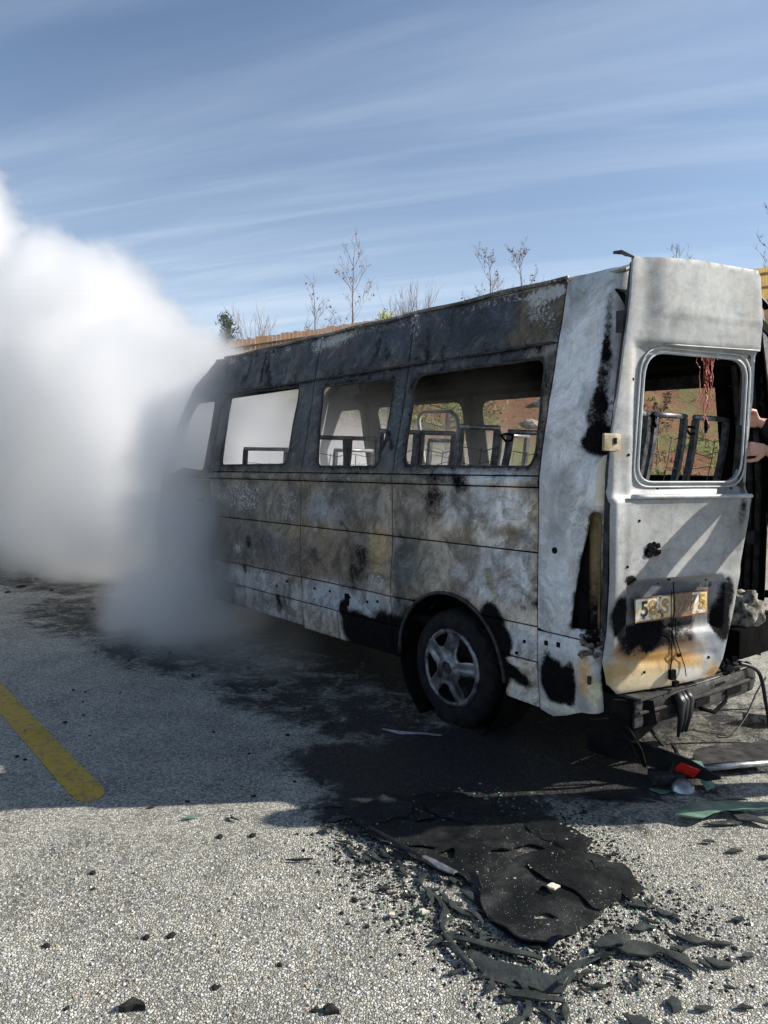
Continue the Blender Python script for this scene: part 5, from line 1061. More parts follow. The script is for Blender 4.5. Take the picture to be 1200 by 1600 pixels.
# ------------------------------------------------------------------ debris on the road
def shard3(name, poly, z, mat, bend=0.0, thick=.006, step=.03, rough=.004, curl=None, seed=1.0, tilt=(0, 0), lift=0.0, holes=()):
    c = np.mean(np.array(poly), 0)
    def f(P):
        P = np.asarray(P); d = P - c; Q = np.column_stack([P, np.full(len(P), seed)])
        zz = z + lift + rough * np.abs(fbm(Q, 9, 2, seed)) + bend * (d ** 2).sum(1) + d[:, 0] * tilt[0] + d[:, 1] * tilt[1]
        if curl is not None: zz = zz + curl(P)
        return np.column_stack([P, np.maximum(zz, .006)])
    return sheet(name, poly, list(holes), f, step, thick, mat if isinstance(mat, tuple) else (mat, mat), None, None, (0, 0, -1), .001)
def sheetmat():
    t = NT('dusty_tinted_laminate'); v = t.voronoi(120); vc = t.voronoi(120, 'F1', 'Color'); sp = t.n.new('ShaderNodeSeparateColor'); t.l.new(vc, sp.inputs[0])
    n = t.noise(5, 7, .65, .5); g = t.noise(40, 5, .6)
    c = t.mix(g, (.003, .0035, .0035), (.011, .0125, .012)); c = t.mix(t.math('MULTIPLY', t.ramp(n, .52, .70), .4), c, (.05, .05, .048))
    speck = t.math('MULTIPLY', t.ramp(v, .30, .12), t.ramp(sp.outputs[0], .70, .74)); speck = t.math('MULTIPLY', speck, t.ramp(t.noise(7, 5, .6), .44, .58)); v2 = t.voronoi(48); vc2 = t.voronoi(48, 'F1', 'Color'); sp2 = t.n.new('ShaderNodeSeparateColor'); t.l.new(vc2, sp2.inputs[0]); speck = t.math('MAXIMUM', speck, t.math('MULTIPLY', t.math('MULTIPLY', t.ramp(v2, .34, .22), t.ramp(sp2.outputs[1], .86, .9)), t.ramp(t.noise(4, 4, .6), .48, .6))); c = t.mix(speck, c, (.34, .33, .29))
    t.pbr(c, t.ramp(n, .3, .7, .3, .75), 0, .35).bump(t.math('ADD', g, speck), .003); return t.m
M['sheet'] = sheetmat()
M['shard'] = mottled('charred_glass_laminate', (.014, .018, .016), (.05, .058, .052), 14, .5, .5, 0, .003)
M['greenglass'] = mottled('milky_green_glass', (.05, .12, .085), (.17, .29, .21), 9, .28, .6, 0, .001)
M['char'] = mottled('charcoal', (.01, .009, .009), (.055, .05, .045), 30, .9, .2, 0, .006)
M['ashlump'] = mottled('white_ash_crust', (.012, .011, .010), (.42, .39, .33), 26, .9, .2, 0, .008)
M['alu'] = mottled('scuffed_aluminium', (.22, .23, .24), (.48, .5, .52), 16, .35, .5, .7, .001)
big = [(.10, 3.53), (.32, 3.60), (.52, 3.45), (.68, 3.22), (.80, 3.00), (.83, 2.80), (.78, 2.62), (.67, 2.49), (.54, 2.415), (.43, 2.425), (.375, 2.53), (.335, 2.70), (.30, 2.83), (.21, 2.86), (.10, 2.98), (-.02, 3.12), (-.14, 3.28), (-.08, 3.42)]
def ragged(poly, step, amp, seed):
    o = []
    for i, p in enumerate(densify(poly, step)):
        v = Vector((p[0] * 9, p[1] * 9, seed)); w2 = Vector((p[0] * 31, p[1] * 31, seed)); o.append((p[0] + amp * (mnoise.noise(v) + .5 * mnoise.noise(w2)), p[1] + amp * (mnoise.noise(v + Vector((5, 5, 5))) + .5 * mnoise.noise(w2 + Vector((7, 3, 1))))))
    return o
big = ragged(round_poly(big, .05, 3), .025, .022, 1.0)
def curl(P):
    d = np.hypot(P[:, 0] - .60, P[:, 1] - 2.80); edge = np.clip((.42 - P[:, 0] - .05 * np.sin(P[:, 1] * 20)) / .05, 0, 1) * np.clip((2.80 - P[:, 1]) / .1, 0, 1)
    e2 = np.clip((2.47 - P[:, 1]) / .05, 0, 1); return .030 * edge + .018 * e2 + .012 * np.clip(1 - np.abs(P[:, 1] - (3.0 + .5 * (P[:, 0] - .1))) / .05, 0, 1)
holes_ = [ragged(round_poly(h, .02, 2), .015, .014, 5 + i) for i, h in enumerate(([(.42, 3.02), (.60, 3.08), (.66, 3.03), (.50, 2.97)], [(.66, 2.86), (.72, 2.90), (.74, 2.80), (.69, 2.78)], [(.20, 3.0), (.30, 3.03), (.27, 2.95)], [(.50, 2.56), (.56, 2.60), (.60, 2.55)], [(.12, 3.28), (.24, 3.32), (.20, 3.24)], [(.56, 2.74), (.60, 2.77), (.62, 2.70)]))]
tag(shard3('melted_windscreen_sheet', big, .012, M['sheet'], step=.022, rough=.010, curl=lambda P: curl(P) * .5, holes=holes_), 'large black sheet of melted tinted glass laminate lying on the asphalt behind the van', 'glass sheet')
tag(shard3('glass_sheet', round_poly([(.55, 2.90), (.70, 3.02), (.86, 2.98), (.90, 2.82), (.85, 2.66), (.74, 2.58), (.70, 2.72), (.60, 2.80)], .03, 3), .022, M['sheet'], step=.03, rough=.008, seed=4), 'crumpled black laminate flap lapped over the rim of the large melted sheet', 'glass sheet')
for k, (pl, lb) in enumerate((([(-.20, 3.36), (.0, 3.50), (.15, 3.42), (.10, 3.30), (-.08, 3.24)], 'crumpled black laminate piece in the shadow where the debris starts'), ([(.18, 3.45), (.40, 3.52), (.55, 3.36), (.42, 3.24), (.24, 3.30)], 'bluish black laminate piece lying in the shadow on top of the melted sheet'), ([(.60, 3.28), (.74, 3.30), (.86, 3.10), (.80, 2.98), (.66, 3.10)], 'torn laminate piece along the shadow edge of the melted sheet'), ([(.82, 2.92), (.93, 2.90), (.95, 2.74), (.88, 2.66), (.84, 2.78)], 'green edged laminate scrap at the outer rim of the melted sheet'), ([(-.02, 3.22), (.14, 3.16), (.22, 3.02), (.10, 3.04), (.0, 3.12)], 'narrow laminate piece beside the shiny dark strip'))):
    tag(shard3('glass_sheet', ragged(pl, .025, .020, 3.0 + k), .014, M['sheet'], step=.025, rough=.012, seed=11 + k, lift=.006, tilt=(.03 * (-1) ** k, .03), thick=.004), lb, 'glass sheet')
# curled rims of the sheet
def strip(name, pts, w_, mat, label, cat, group=None, thick=.006, arch=.0):
    P = [Vector(p) for p in pts]; L, Rr = [], []
    for i, p in enumerate(P):
        t = (P[min(i + 1, len(P) - 1)] - P[max(i - 1, 0)]).normalized(); n = Vector((-t.y, t.x)); f = math.sin(math.pi * min(max((i + .25) / (len(P) - .5), 0), 1)) ** .5
        L.append(p + n * w_ * f * rng.uniform(.6, 1.1)); Rr.append(p - n * w_ * f * rng.uniform(.6, 1.1))
    poly = ragged([(p.x, p.y) for p in L] + [(p.x, p.y) for p in Rr[::-1]], max(.012, w_ * .5), w_ * .30, P[0].x * 7); c0 = P[0]; tt = (P[-1] - P[0]).normalized(); nn_ = Vector((-tt.y, tt.x))
    def crl(Q): d = (Q[:, 0] - c0.x) * nn_.x + (Q[:, 1] - c0.y) * nn_.y; return arch * np.clip(1 - (d / (w_ * 1.6)) ** 2, -1, 1)
    o = shard3(name, poly, .010, mat, thick=thick, step=max(.012, w_ * .6), rough=.006, curl=crl, seed=rng.uniform(0, 50))
    return tag(o, label, cat, group)
strip('trim_strip', [(.330, 2.82), (.345, 2.70), (.37, 2.58), (.42, 2.48), (.49, 2.42), (.58, 2.41)], .022, M['blackplastic'], 'glossy curled black rim along the front edge of the melted sheet', 'trim', arch=.03)
strip('trim_strip', [(-.06, 3.17), (.03, 3.07), (.10, 2.98), (.15, 2.92)], .020, M['blackplastic'], 'shiny dark strip lying across the shadow edge beside the melted sheet', 'trim', arch=.035)
strip('trim_strip', [(.155, 2.93), (.22, 2.86), (.27, 2.81)], .026, M['alu'], 'pale shiny bent strip next to the melted sheet', 'trim', arch=.03)
strip('trim_strip', [(-.008, 4.45), (.08, 4.405), (.20, 4.385), (.335, 4.35)], .012, M['alu'], 'thin grey metal strip lying in front of the rear wheel', 'trim', arch=.008)
strip('melted_strip', [(.22, 2.44), (.32, 2.41), (.42, 2.37), (.50, 2.33)], .022, M['shard'], 'long bowed dark strip just below the melted sheet', 'trim', arch=.012)
strip('melted_strip', [(.27, 2.36), (.33, 2.28), (.42, 2.235), (.53, 2.215), (.58, 2.25)], .035, M['shard'], 'widest curved dark strip in the debris fan nearest the viewer', 'trim', arch=.02)
strip('melted_strip', [(.53, 2.20), (.555, 2.27), (.60, 2.32), (.68, 2.35), (.73, 2.34)], .024, M['shard'], 'hooked dark strip curling up from the widest curved strip', 'trim', arch=.02)
strip('melted_strip', [(.36, 2.18), (.44, 2.16), (.52, 2.14)], .022, M['shard'], 'short dark strip below the widest curved strip', 'trim', arch=.012)
strip('melted_strip', [(.20, 2.46), (.24, 2.36), (.28, 2.28)], .016, M['shard'], 'narrow dark strip leaning towards the widest curved strip', 'trim', arch=.012)
# singular shards
def poly_shard(x, y, L, w_, ang, seed):
    """a torn sliver: bowed centre line, uneven width, pointed ends"""
    r = random.Random(seed); n = 6; bow = r.uniform(-.22, .22) * L; up, dn_ = [], []; sk = r.uniform(.35, .65)
    for k in range(n + 1):
        t = k / n; a = (t - .5) * L; m = bow * (1 - (2 * t - 1) ** 2); e = (min(t / sk, (1 - t) / (1 - sk))) ** .75
        up.append((a + r.uniform(-.04, .04) * L, m + w_ * .5 * e * r.uniform(.55, 1.25))); dn_.append((a + r.uniform(-.04, .04) * L, m - w_ * .5 * e * r.uniform(.55, 1.25)))
    P = up[:-1] + [(L * .5, bow * 0 + r.uniform(-.2, .2) * w_)] + dn_[1:-1][::-1]
    c, s_ = math.cos(R(ang)), math.sin(R(ang)); return [(x + a * c - b * s_, y + a * s_ + b * c) for a, b in P]
def one(x, y, L, w_, ang, seed, mat, name, label, cat, group=None, lift=0.004, tilt=(0, 0), thick=.006, bend=0):
    return tag(shard3(name, poly_shard(x, y, L, w_, ang, seed), .008, mat, step=max(.015, min(L, w_) * .3), rough=.008, seed=seed * 1.7, lift=lift, tilt=tilt, thick=thick, bend=bend), label, cat, group)
tag(shard3('green_glass_shard', round_poly([(1.27, 3.30), (1.36, 3.38), (1.47, 3.42), (1.60, 3.42), (1.70, 3.40), (1.76, 3.36), (1.62, 3.33), (1.50, 3.33), (1.38, 3.25)], .02, 3), .02, M['greenglass'], step=.03, rough=.012, bend=-.03, lift=.02), 'long milky green glass shard lying on the sunlit asphalt', 'glass shard')
one(1.62, 3.33, .26, .09, -55, 3, M['shard'], 'glass_shard', 'dark pointed shard touching the underside of the long green glass shard', 'glass shard', lift=.012)
one(1.50, 3.27, .22, .05, 8, 9, M['shard'], 'glass_shard', 'thin dark sliver just below the long green glass shard', 'glass shard')
one(1.60, 3.50, .20, .04, 4, 12, M['shard'], 'glass_shard', 'dark sliver just above the long green glass shard', 'glass shard')
tag(shard3('green_glass_shard', [(1.54, 3.80), (1.60, 3.79), (1.60, 3.62), (1.55, 3.60)], .02, M['greenglass'], step=.03, rough=.004, tilt=(0, .35), lift=.03), 'small upright pale green glass shard beside the metal panel', 'glass shard')
one(1.33, 3.61, .10, .05, -20, 14, M['greenglass'], 'green_glass_shard', 'small flat green glass chip beside the red reflector', 'glass shard')
one(-.86, 3.19 + .13, .085, .022, 25, 17, M['greenglass'], 'green_glass_shard', 'lone slim green glass sliver near the end of the yellow line', 'glass shard')
panel_ = shard3('metal_panel', round_poly([(1.57, 3.78), (2.02, 3.86), (2.15, 4.16), (1.66, 4.02), (1.60, 3.9)], .03), .03, (M['soot2'], M['soot']), step=.05, rough=.02, tilt=(0, -.05), lift=.03); tag(panel_, 'flat scorched metal panel with a bright folded edge lying on wet road', 'metal panel')
m_ = MB(); m_.tube([(1.57, 3.775, .045), (1.8, 3.815, .05), (2.03, 3.855, .05)], .016, 6); m_.build('folded_edge', M['alu'], panel_, True)
m_ = MB(); m_.tube([(1.40, 3.70, .02), (1.44, 3.74, .09), (1.47, 3.77, .13), (1.46, 3.81, .16)], .012, 6); m_.box((1.40, 3.72, .03), (.16, .10, .05)); tag(bevel(m_.build('melted_lamp_housing', M['char']), .01), 'melted black lamp housing beside the red reflector', 'lamp housing')
m_ = MB(); m_.lathe([(.0001, .05), (.03, .045), (.05, .02), (.055, 0)], (1.445, 3.62, .006), (0, 0, 1), 16); tag(m_.build('lamp_bowl', M['alu'], None, True), 'small bright domed lamp reflector lying on the road', 'lamp')
# fallen bumper end with its red reflector
bumper_end = empty('bumper_corner', (1.2, 3.9, 0)); tag(bumper_end, 'fallen black plastic bumper corner with a red reflector', 'bumper')
def bc3(P):
    P = np.asarray(P); a, b = P[:, 0], P[:, 1]; return np.column_stack([-.12 + .52 * a - .02 * b, .10 - .36 * a + .10 * np.sin(a * 3) * .3 - .12 * b * (1 - a * .4), .02 + .20 * b * (1 - .25 * a) + .03 * np.sin(a * math.pi) - .03 * a])
sheet('bumper_skin', round_poly([(0, .25), (-.03, 1.0), (.25, .86), (.5, .75), (.8, .78), (1.05, .62), (.95, .25), (.7, 0), (.25, -.02)], .04, 3), [], bc3, .06, .006, (M['blackplastic'], M['soot']), bumper_end, None, (.5, .8, .0), .002)
def bcr(P): q = bc3(P); q += np.array([-.006, -.010, .004]); return q
sheet('reflector', [(.70, .12), (.76, .52), (.90, .56), (.86, .16)], [], bcr, .03, .008, (M['red'], M['red']), bumper_end, None, (.5, .8, 0), .001)
m_ = MB(); m_.tube([(-.10, .12, .22), (.0, .08, .24), (.12, .10, .26), (.18, .03, .22)], .008, 5); m_.tube([(.16, .10, .28), (.20, .02, .18), (.24, -.03, .13)], .010, 5); m_.build('bent_bracket', M['soot2'], bumper_end)
one(1.30, 3.98, .16, .10, 60, 33, M['blackplastic'], 'plastic_shard', 'bluish black plastic shard leaning on the fallen bumper corner', 'plastic shard', lift=.12, tilt=(.4, .6))
one(1.10, 3.52, .34, .05, -12, 35, M['blackplastic'], 'plastic_shard', 'flat black plastic strip in the shadow below the fallen bumper corner', 'plastic shard')
# burnt bundle lying inside the opening, crusted with ash
bm = bmesh.new(); bmesh.ops.create_icosphere(bm, subdivisions=4, radius=1)
for v in bm.verts:
    n = mnoise.fractal(v.co * 2.2, 1, 2, 4); v.co = Vector((v.co.x * .115, v.co.y * .11, v.co.z * .14)) * (1 + .28 * n)
me = bpy.data.meshes.new('charred_bundle'); bm.to_mesh(me); bm.free(); me.materials.append(M['ashlump']); me.polygons.foreach_set('use_smooth', [True] * len(me.polygons))
o = link(bpy.data.objects.new('charred_bundle', me)); o.location = (VO[0] + rgt[0] * 1.31 - fwd[0] * .03, VO[1] + rgt[1] * 1.31 - fwd[1] * .03, .70); o.rotation_euler = (.3, .3, .4)
tag(o, 'ash crusted charred bundle lying on the van floor behind the open door', 'charred bundle')
m_ = MB(); m_.box((VO[0] + rgt[0] * 1.42, VO[1] + rgt[1] * 1.42, .52), (.62, .26, .18), Matrix.Rotation(YAW, 3, 'Z')); o = bevel(m_.build('shade_filler_box', M['void']), .03); o.location.z = .03; tag(o, 'flat black box added for the shaded dark beneath the ash crusted bundle', 'box')  # box added as black filler where the floor lies in shade
# loose cable snaking from the tail to the road
def cable(pts, r, label, mat):
    P = [Vector(p) for p in pts]; Q = []
    for i in range(len(P) - 1):
        a, b, c, d = P[max(i - 1, 0)], P[i], P[i + 1], P[min(i + 2, len(P) - 1)]
        for k in range(8):
            t = k / 8; Q.append(.5 * ((2 * b) + (c - a) * t + (2 * a - 5 * b + 4 * c - d) * t * t + (-a + 3 * b - 3 * c + d) * t ** 3))
    m_ = MB(); m_.tube(Q + [P[-1]], r, 7); return tag(m_.build('cable', mat, None, True), label, 'cable')
cable([(1.98, 4.22, .47), (2.12, 4.28, .40), (2.18, 4.30, .20), (2.20, 4.25, .03), (2.26, 4.14, .012), (2.42, 4.05, .012)], .011, 'thick black ribbed cable dropping from the tail onto the road', M['blackplastic'])
cable([(2.30, 4.55, .30), (2.22, 4.50, .22), (2.12, 4.42, .10), (2.00, 4.35, .012), (1.92, 4.34, .010)], .006, 'thin grey cable crossing behind the thick black cable', M['wire'])
o = one(2.30, 4.62, .22, .16, 10, 51, M['ashlump'], 'ash_clod', 'pale ash clod on the road beside the cables', 'clod', lift=.06, thick=.05)

# small shards in the debris fan: nothing tells one from another
spots_fan = [(.02, 3.02, .16, .03, -70), (.05, 2.98, .14, .035, -80), (-.02, 2.98, .10, .025, -60), (.12, 2.82, .10, .03, -85), (.16, 2.80, .11, .03, 75), (.15, 2.70, .13, .03, -80), (.19, 2.66, .14, .028, -75), (.20, 2.60, .12, .03, 80), (.24, 2.68, .11, .03, -70),
             (.27, 2.62, .14, .028, -50), (.30, 2.57, .12, .025, -55), (.22, 2.52, .10, .035, 65), (.20, 2.45, .12, .03, 40), (.33, 2.50, .10, .022, -50), (-.12, 3.02, .10, .022, -60), (-.16, 3.08, .09, .02, -40), (.30, 2.70, .09, .04, -60), (.08, 2.88, .08, .025, -75), (-.2, 3.3, .12, .05, 20), (-.26, 3.42, .16, .05, 10), (.22, 2.28, .06, .022, 25), (.31, 2.22, .08, .026, 70),
             (.0, 2.75, .05, .02, 10), (.36, 2.62, .07, .03, 20), (.26, 2.46, .08, .02, -65), (.34, 2.44, .06, .02, 10), (.12, 2.62, .05, .02, 40), (.40, 2.12, .09, .03, 70), (.46, 2.09, .08, .03, -60), (.52, 2.10, .10, .028, 80), (.37, 2.07, .07, .03, 30)]
rf = random.Random(23)
for k in range(95):      # slivers sprayed along the rim of the sheet and the curved strips
    t = rf.random(); a, b = ((-.2, 3.25), (.18, 2.72)) if t < .35 else ((.15, 2.75), (.38, 2.25)) if t < .65 else ((.35, 2.2), (.95, 2.35)) if t < .85 else ((.84, 2.95), (.95, 2.5))
    u = rf.random(); sz = rf.uniform(.018, .065); spots_fan.append((a[0] + (b[0] - a[0]) * u + rf.gauss(0, .06), a[1] + (b[1] - a[1]) * u + rf.gauss(0, .07), sz, sz * rf.uniform(.2, .45), rf.gauss(-60, 45)))
for k, (x, y, L, w_, a) in enumerate(spots_fan): one(x, y, L, w_, a, 100 + k, M['shard'], 'charred_shard', 'small dark shard in the fan of debris around the melted sheet', 'shard', 'shards in the debris fan')
spots_right = [(.93, 2.66, .10, .05, -30), (.99, 2.60, .07, .045, -40), (.88, 2.50, .09, .045, 15), (1.02, 2.46, .12, .06, -30), (.96, 2.40, .06, .03, 0), (1.10, 2.42, .08, .03, 0), (1.06, 2.34, .10, .05, -20), (1.16, 2.36, .05, .03, 20), (.84, 2.14, .07, .05, 70), (.92, 2.12, .06, .03, 0), (1.22, 2.56, .05, .025, 10),
               (.72, 2.05, .12, .06, -50), (.78, 2.02, .11, .03, 75), (.70, 2.0, .05, .03, 0), (1.15, 2.15, .06, .03, 10), (1.22, 2.28, .04, .02, 40), (1.04, 2.12, .05, .02, 0), (1.30, 2.42, .06, .03, -20), (1.25, 2.05, .05, .03, 0), (1.35, 3.10, .05, .03, 0), (1.42, 3.02, .07, .03, 5), (1.52, 2.98, .05, .03, 0)]
for k, (x, y, L, w_, a) in enumerate(spots_right): one(x, y, L, w_, a, 200 + k, M['shard'], 'charred_shard', 'small dark flake on the sunlit asphalt beyond the melted sheet', 'shard', 'dark flakes on the sunlit asphalt')
one(.82, 2.40, .20, .09, -10, 60, M['shard'], 'glass_shard', 'broad dark leaf shaped shard beside the hooked strip', 'glass shard', lift=.01)
one(.74, 2.41, .15, .07, 20, 61, M['shard'], 'glass_shard', 'dark shard overlapping the tip of the broad leaf shaped shard', 'glass shard', lift=.018)
one(.92, 2.32, .15, .06, -55, 62, M['shard'], 'glass_shard', 'dark slanting shard next to the broad leaf shaped shard', 'glass shard', lift=.008)
one(1.20, 1.96, .16, .06, -10, 63, M['shard'], 'glass_shard', 'dark shard cut by the bottom edge of the picture', 'glass shard', lift=.008)
one(1.60, 2.72, .20, .07, -70, 64, M['blackplastic'], 'plastic_shard', 'glossy black plastic scrap at the edge of the picture on bright asphalt', 'plastic shard', lift=.03, tilt=(.3, 0))
one(1.545, 2.70, .20, .03, -75, 65, M['shard'], 'plastic_shard', 'narrow dark sliver beside the glossy black plastic scrap', 'plastic shard')
one(-.725, 2.12, .075, .045, 10, 70, M['char'], 'charcoal_lump', 'single charcoal lump lying alone on the bright asphalt', 'charcoal', lift=.012, thick=.018)
one(-.335, 2.96, .105, .016, 3, 71, M['blackplastic'], 'plastic_shard', 'thin black stick lying apart on the asphalt in front of the debris', 'plastic shard')
one(-.66, 3.32, .07, .018, -50, 72, M['shard'], 'plastic_shard', 'short curved black scrap just below the shadow edge', 'plastic shard')
one(-.16, 2.12, .04, .05, 70, 73, M['char'], 'charcoal_lump', 'crumbled charcoal lump near the bottom of the picture', 'charcoal', thick=.012)
for k, (x, y, L) in enumerate(((.62, 2.72, .05), (.17, 3.03, .03), (.66, 2.38, .03), (.03, 2.58, .03), (.14, 2.60, .04))):
    one(x, y, L, L * .8, 40 * k, 80 + k, M['cream'], 'pale_chip', 'small pale chip lying among the dark debris', 'chip', 'pale chips in the debris', lift=.03 if k == 0 else .006)
# char crumbs trodden over the road
rc = random.Random(3); crumb = []
for k in range(3):
    bm = bmesh.new(); bmesh.ops.create_icosphere(bm, subdivisions=1, radius=1)
    for v in bm.verts: v.co *= 1 + .4 * mnoise.noise(v.co * 2 + Vector((k * 5, 0, 0)))
    me = bpy.data.meshes.new('char_crumb'); bm.to_mesh(me); bm.free(); me.materials.append(M['char']); crumb.append(me)
for k in range(150):
    g = rc.random()
    if g < .42: x, y = rc.uniform(-6.5, -2.2), rc.uniform(7.5, 13); 
    elif g < .75: x, y = rc.uniform(-2.2, .4), rc.uniform(3.7, 7.5)
    else: x, y = rc.uniform(-1.2, 1.7), rc.uniform(1.9, 3.6)
    s_ = rc.uniform(.006, .016) * (1 + max(0, y - 5) * .28)
    q = np.array([x, y]) - VO
    if 0 < q @ rgt < 2 and q @ fwd > 0: continue
    o = link(bpy.data.objects.new('char_crumb', crumb[k % 3])); o.location = (x, y, s_ * .3); o.scale = (s_, s_ * rc.uniform(.7, 1.6), s_ * .6); o.rotation_euler = (0, 0, rc.uniform(0, 6))
    tag(o, 'tiny charred crumb strewn on the road around the van', 'crumb', 'charred crumbs on the road')
# loose aggregate: real stones on the seal near the viewer
gv, gf2 = [], []
for k in range(5000):
    x, y = rc.uniform(-1.4, 1.6), 1.7 + 1.4 * rc.random() ** 1.4
    if .0 < x < .95 and y > 2.3: continue
    s_ = rc.uniform(.003, .0075) * rc.uniform(.8, 1.2); a = rc.uniform(0, 6.28); i = len(gv)
    for q in range(5): gv.append((x + math.cos(a + q * 1.257) * s_ * rc.uniform(.7, 1.2), y + math.sin(a + q * 1.257) * s_ * rc.uniform(.7, 1.2), .001))
    gv.append((x + rc.gauss(0, s_ * .25), y + rc.gauss(0, s_ * .25), .001 + s_ * rc.uniform(.5, .95)))
    gf2 += [(i + q, i + (q + 1) % 5, i + 5) for q in range(5)]
def chipmat():
    t = NT('loose_stone_chip'); v = t.voronoi(60, 'F1', 'Color'); sp = t.n.new('ShaderNodeSeparateColor'); t.l.new(v, sp.inputs[0])
    c = t.mix(sp.outputs[0], (.14, .14, .135), (.62, .60, .55)); t.pbr(t.mix(t.ramp(sp.outputs[2], .85, .9), c, (.36, .26, .17)), .85, 0, .3); return t.m
tag(mesh_obj('loose_gravel', gv, gf2, chipmat(), None, False), 'loose pale stone chips on the road surface', 'gravel', None, 'stuff')

# crumbled safety glass and ash grit round the melted sheet: nobody could count it
rk = random.Random(41); cv, cf, cm = [], [], []
for k in range(5200):
    t = rk.random()
    if t < .45: a = rk.uniform(0, 6.283); q_ = rk.gauss(1.0, .16); x, y = .42 + math.cos(a) * .50 * q_, 2.98 + math.sin(a) * .56 * q_
    elif t < .75: u = rk.random(); x, y = -.2 + .62 * u + rk.gauss(0, .09), 3.25 - 1.0 * u + rk.gauss(0, .10)
    else: u = rk.random(); x, y = .35 + .75 * u + rk.gauss(0, .10), 2.22 + .35 * u + rk.gauss(0, .12)
    s_ = rk.uniform(.0025, .008) * (1.6 if rk.random() < .08 else 1); a = rk.uniform(0, 6.28); z0 = .001; i = len(cv)
    for j in range(4): cv.append((x + math.cos(a + j * 1.571) * s_ * rk.uniform(.4, 1.5), y + math.sin(a + j * 1.571) * s_ * rk.uniform(.4, 1.5), z0))
    cv.append((x, y, z0 + s_ * rk.uniform(.35, .9))); mi = 1 if rk.random() < .13 else 0
    for j in range(4): cf.append((i + j, i + (j + 1) % 4, i + 4)); cm.append(mi)
tag(mesh_obj('glass_crumbs', cv, cf, [M['char'], M['greenglass']], None, False, cm), 'dark and greenish crumbs of glass and ash strewn round the melted sheet', 'debris', None, 'stuff')

# ------------------------------------------------------------------ person holding the door (only the hands reach into the picture)
def world_door(a, y, z):
    p = Vector((a, y)); c, s_ = math.cos(R(24)), math.sin(R(24)); return Vector((1.0914 + c * p.x - s_ * p.y, 3.6829 + s_ * p.x + c * p.y, z))
skin = NT('skin'); _a = skin.noise(12, 4); skin.pbr(skin.mix(_a, (.52, .27, .18), (.66, .38, .27)), .5, 0, .4)
skin.b.inputs['Subsurface Weight'].default_value = .08; skin.b.inputs['Subsurface Radius'].default_value = (.01, .004, .002); skin = skin.m
cloth = mottled('black_work_cloth', (.010, .010, .012), (.022, .022, .025), 60, .9, .2, 0, .002)
person = empty('person', (2.62, 3.60, 0)); tag(person, 'person in black work clothes standing at the door and gripping its edge', 'person')
PO_ = Vector((2.62, 3.60, 0)); fx = Vector((-.82, .57, 0)).normalized(); rx_ = Vector((fx.y, -fx.x, 0))      # facing, own right
def B(f, r, z): return fx * f + rx_ * r + Vector((0, 0, z))
def hand(wr, tip_dir, up, palm, curl_, thumb_side, scale=1.0):
    """segments of a five-fingered hand: wr wrist, tip_dir along the fingers, palm = direction the palm faces"""
    d, n = tip_dir.normalized(), palm.normalized(); s_ = d.cross(n).normalized() * thumb_side; segs = []
    k = scale
    for i, (off, L, rad) in enumerate(((.030, .070, .0092), (.010, .078, .0096), (-.011, .073, .0092), (-.030, .058, .0082))):
        base = wr + s_ * off * .55 * k + d * .012 * k; kn = wr + s_ * off * k + d * (.088 - .006 * abs(i - 1)) * k
        segs.append((base, kn, .0165 * k, .0118 * k)); p = kn; ang = curl_[0] + .05 * i
        for j, fr in enumerate((.46, .31, .23)):
            v = d * math.cos(ang) + n * math.sin(ang); q_ = p + v * L * fr * k; segs.append((p, q_, rad * k * (1 - .12 * j), rad * k * (.9 - .12 * j))); p = q_; ang += curl_[1]
    tb = wr + s_ * .026 * k + d * .020 * k; t1 = tb + (s_ * .030 + d * .030 + n * .012) * k; t2 = t1 + (d * .030 + n * .010 + s_ * .004) * k; t3 = t2 + (d * .022 + n * .008 - s_ * .003) * k
    segs += [(wr, tb, .018 * k, .015 * k), (tb, t1, .0145 * k, .0118 * k), (t1, t2, .0112 * k, .0102 * k), (t2, t3, .0100 * k, .0082 * k)]
    segs.append((wr - d * .06 * k, wr, .0245 * k, .0225 * k)); return segs
ed_hi, ed_lo = world_door(.945, .02, 1.815), world_door(.925, .02, 1.665)
dn = Vector((math.cos(R(24)), math.sin(R(24)), 0)); dy = Vector((-math.sin(R(24)), math.cos(R(24)), 0))
w_hi = ed_hi + dn * .085 + dy * .035 + Vector((0, 0, -.012)); w_lo = ed_lo + dn * .092 + dy * (-.030) + Vector((0, 0, -.012))
segs_hi = hand(w_hi, (-dn * .92 + dy * .25 + Vector((0, 0, .12))), None, Vector((0, 0, -.35)) - dy * .9, (.35, .55), 1)
segs_lo = hand(w_lo, (-dn * .95 + dy * .32 + Vector((0, 0, .05))), None, dy * .85 - Vector((0, 0, .35)) , (.55, .65), 1)
def local(segs): return [(Vector(a) - PO_, Vector(b) - PO_, ra, rb) for a, b, ra, rb in segs]
hm = capsules('hands', local(segs_hi), .0032, 2); hm2 = capsules('hands', local(segs_lo), .0032, 2)
sh_r, sh_l = B(-.02, .19, 1.46), B(-.02, -.19, 1.46)
wl_hi, wl_lo = w_hi - PO_, w_lo - PO_
e_hi = (sh_r + wl_hi) / 2 + Vector((0, 0, -.04)) + rx_ * .12; e_lo = (sh_l + wl_lo) / 2 + Vector((0, 0, -.15)) - rx_ * .10
head_c = B(.05, 0, 1.66)
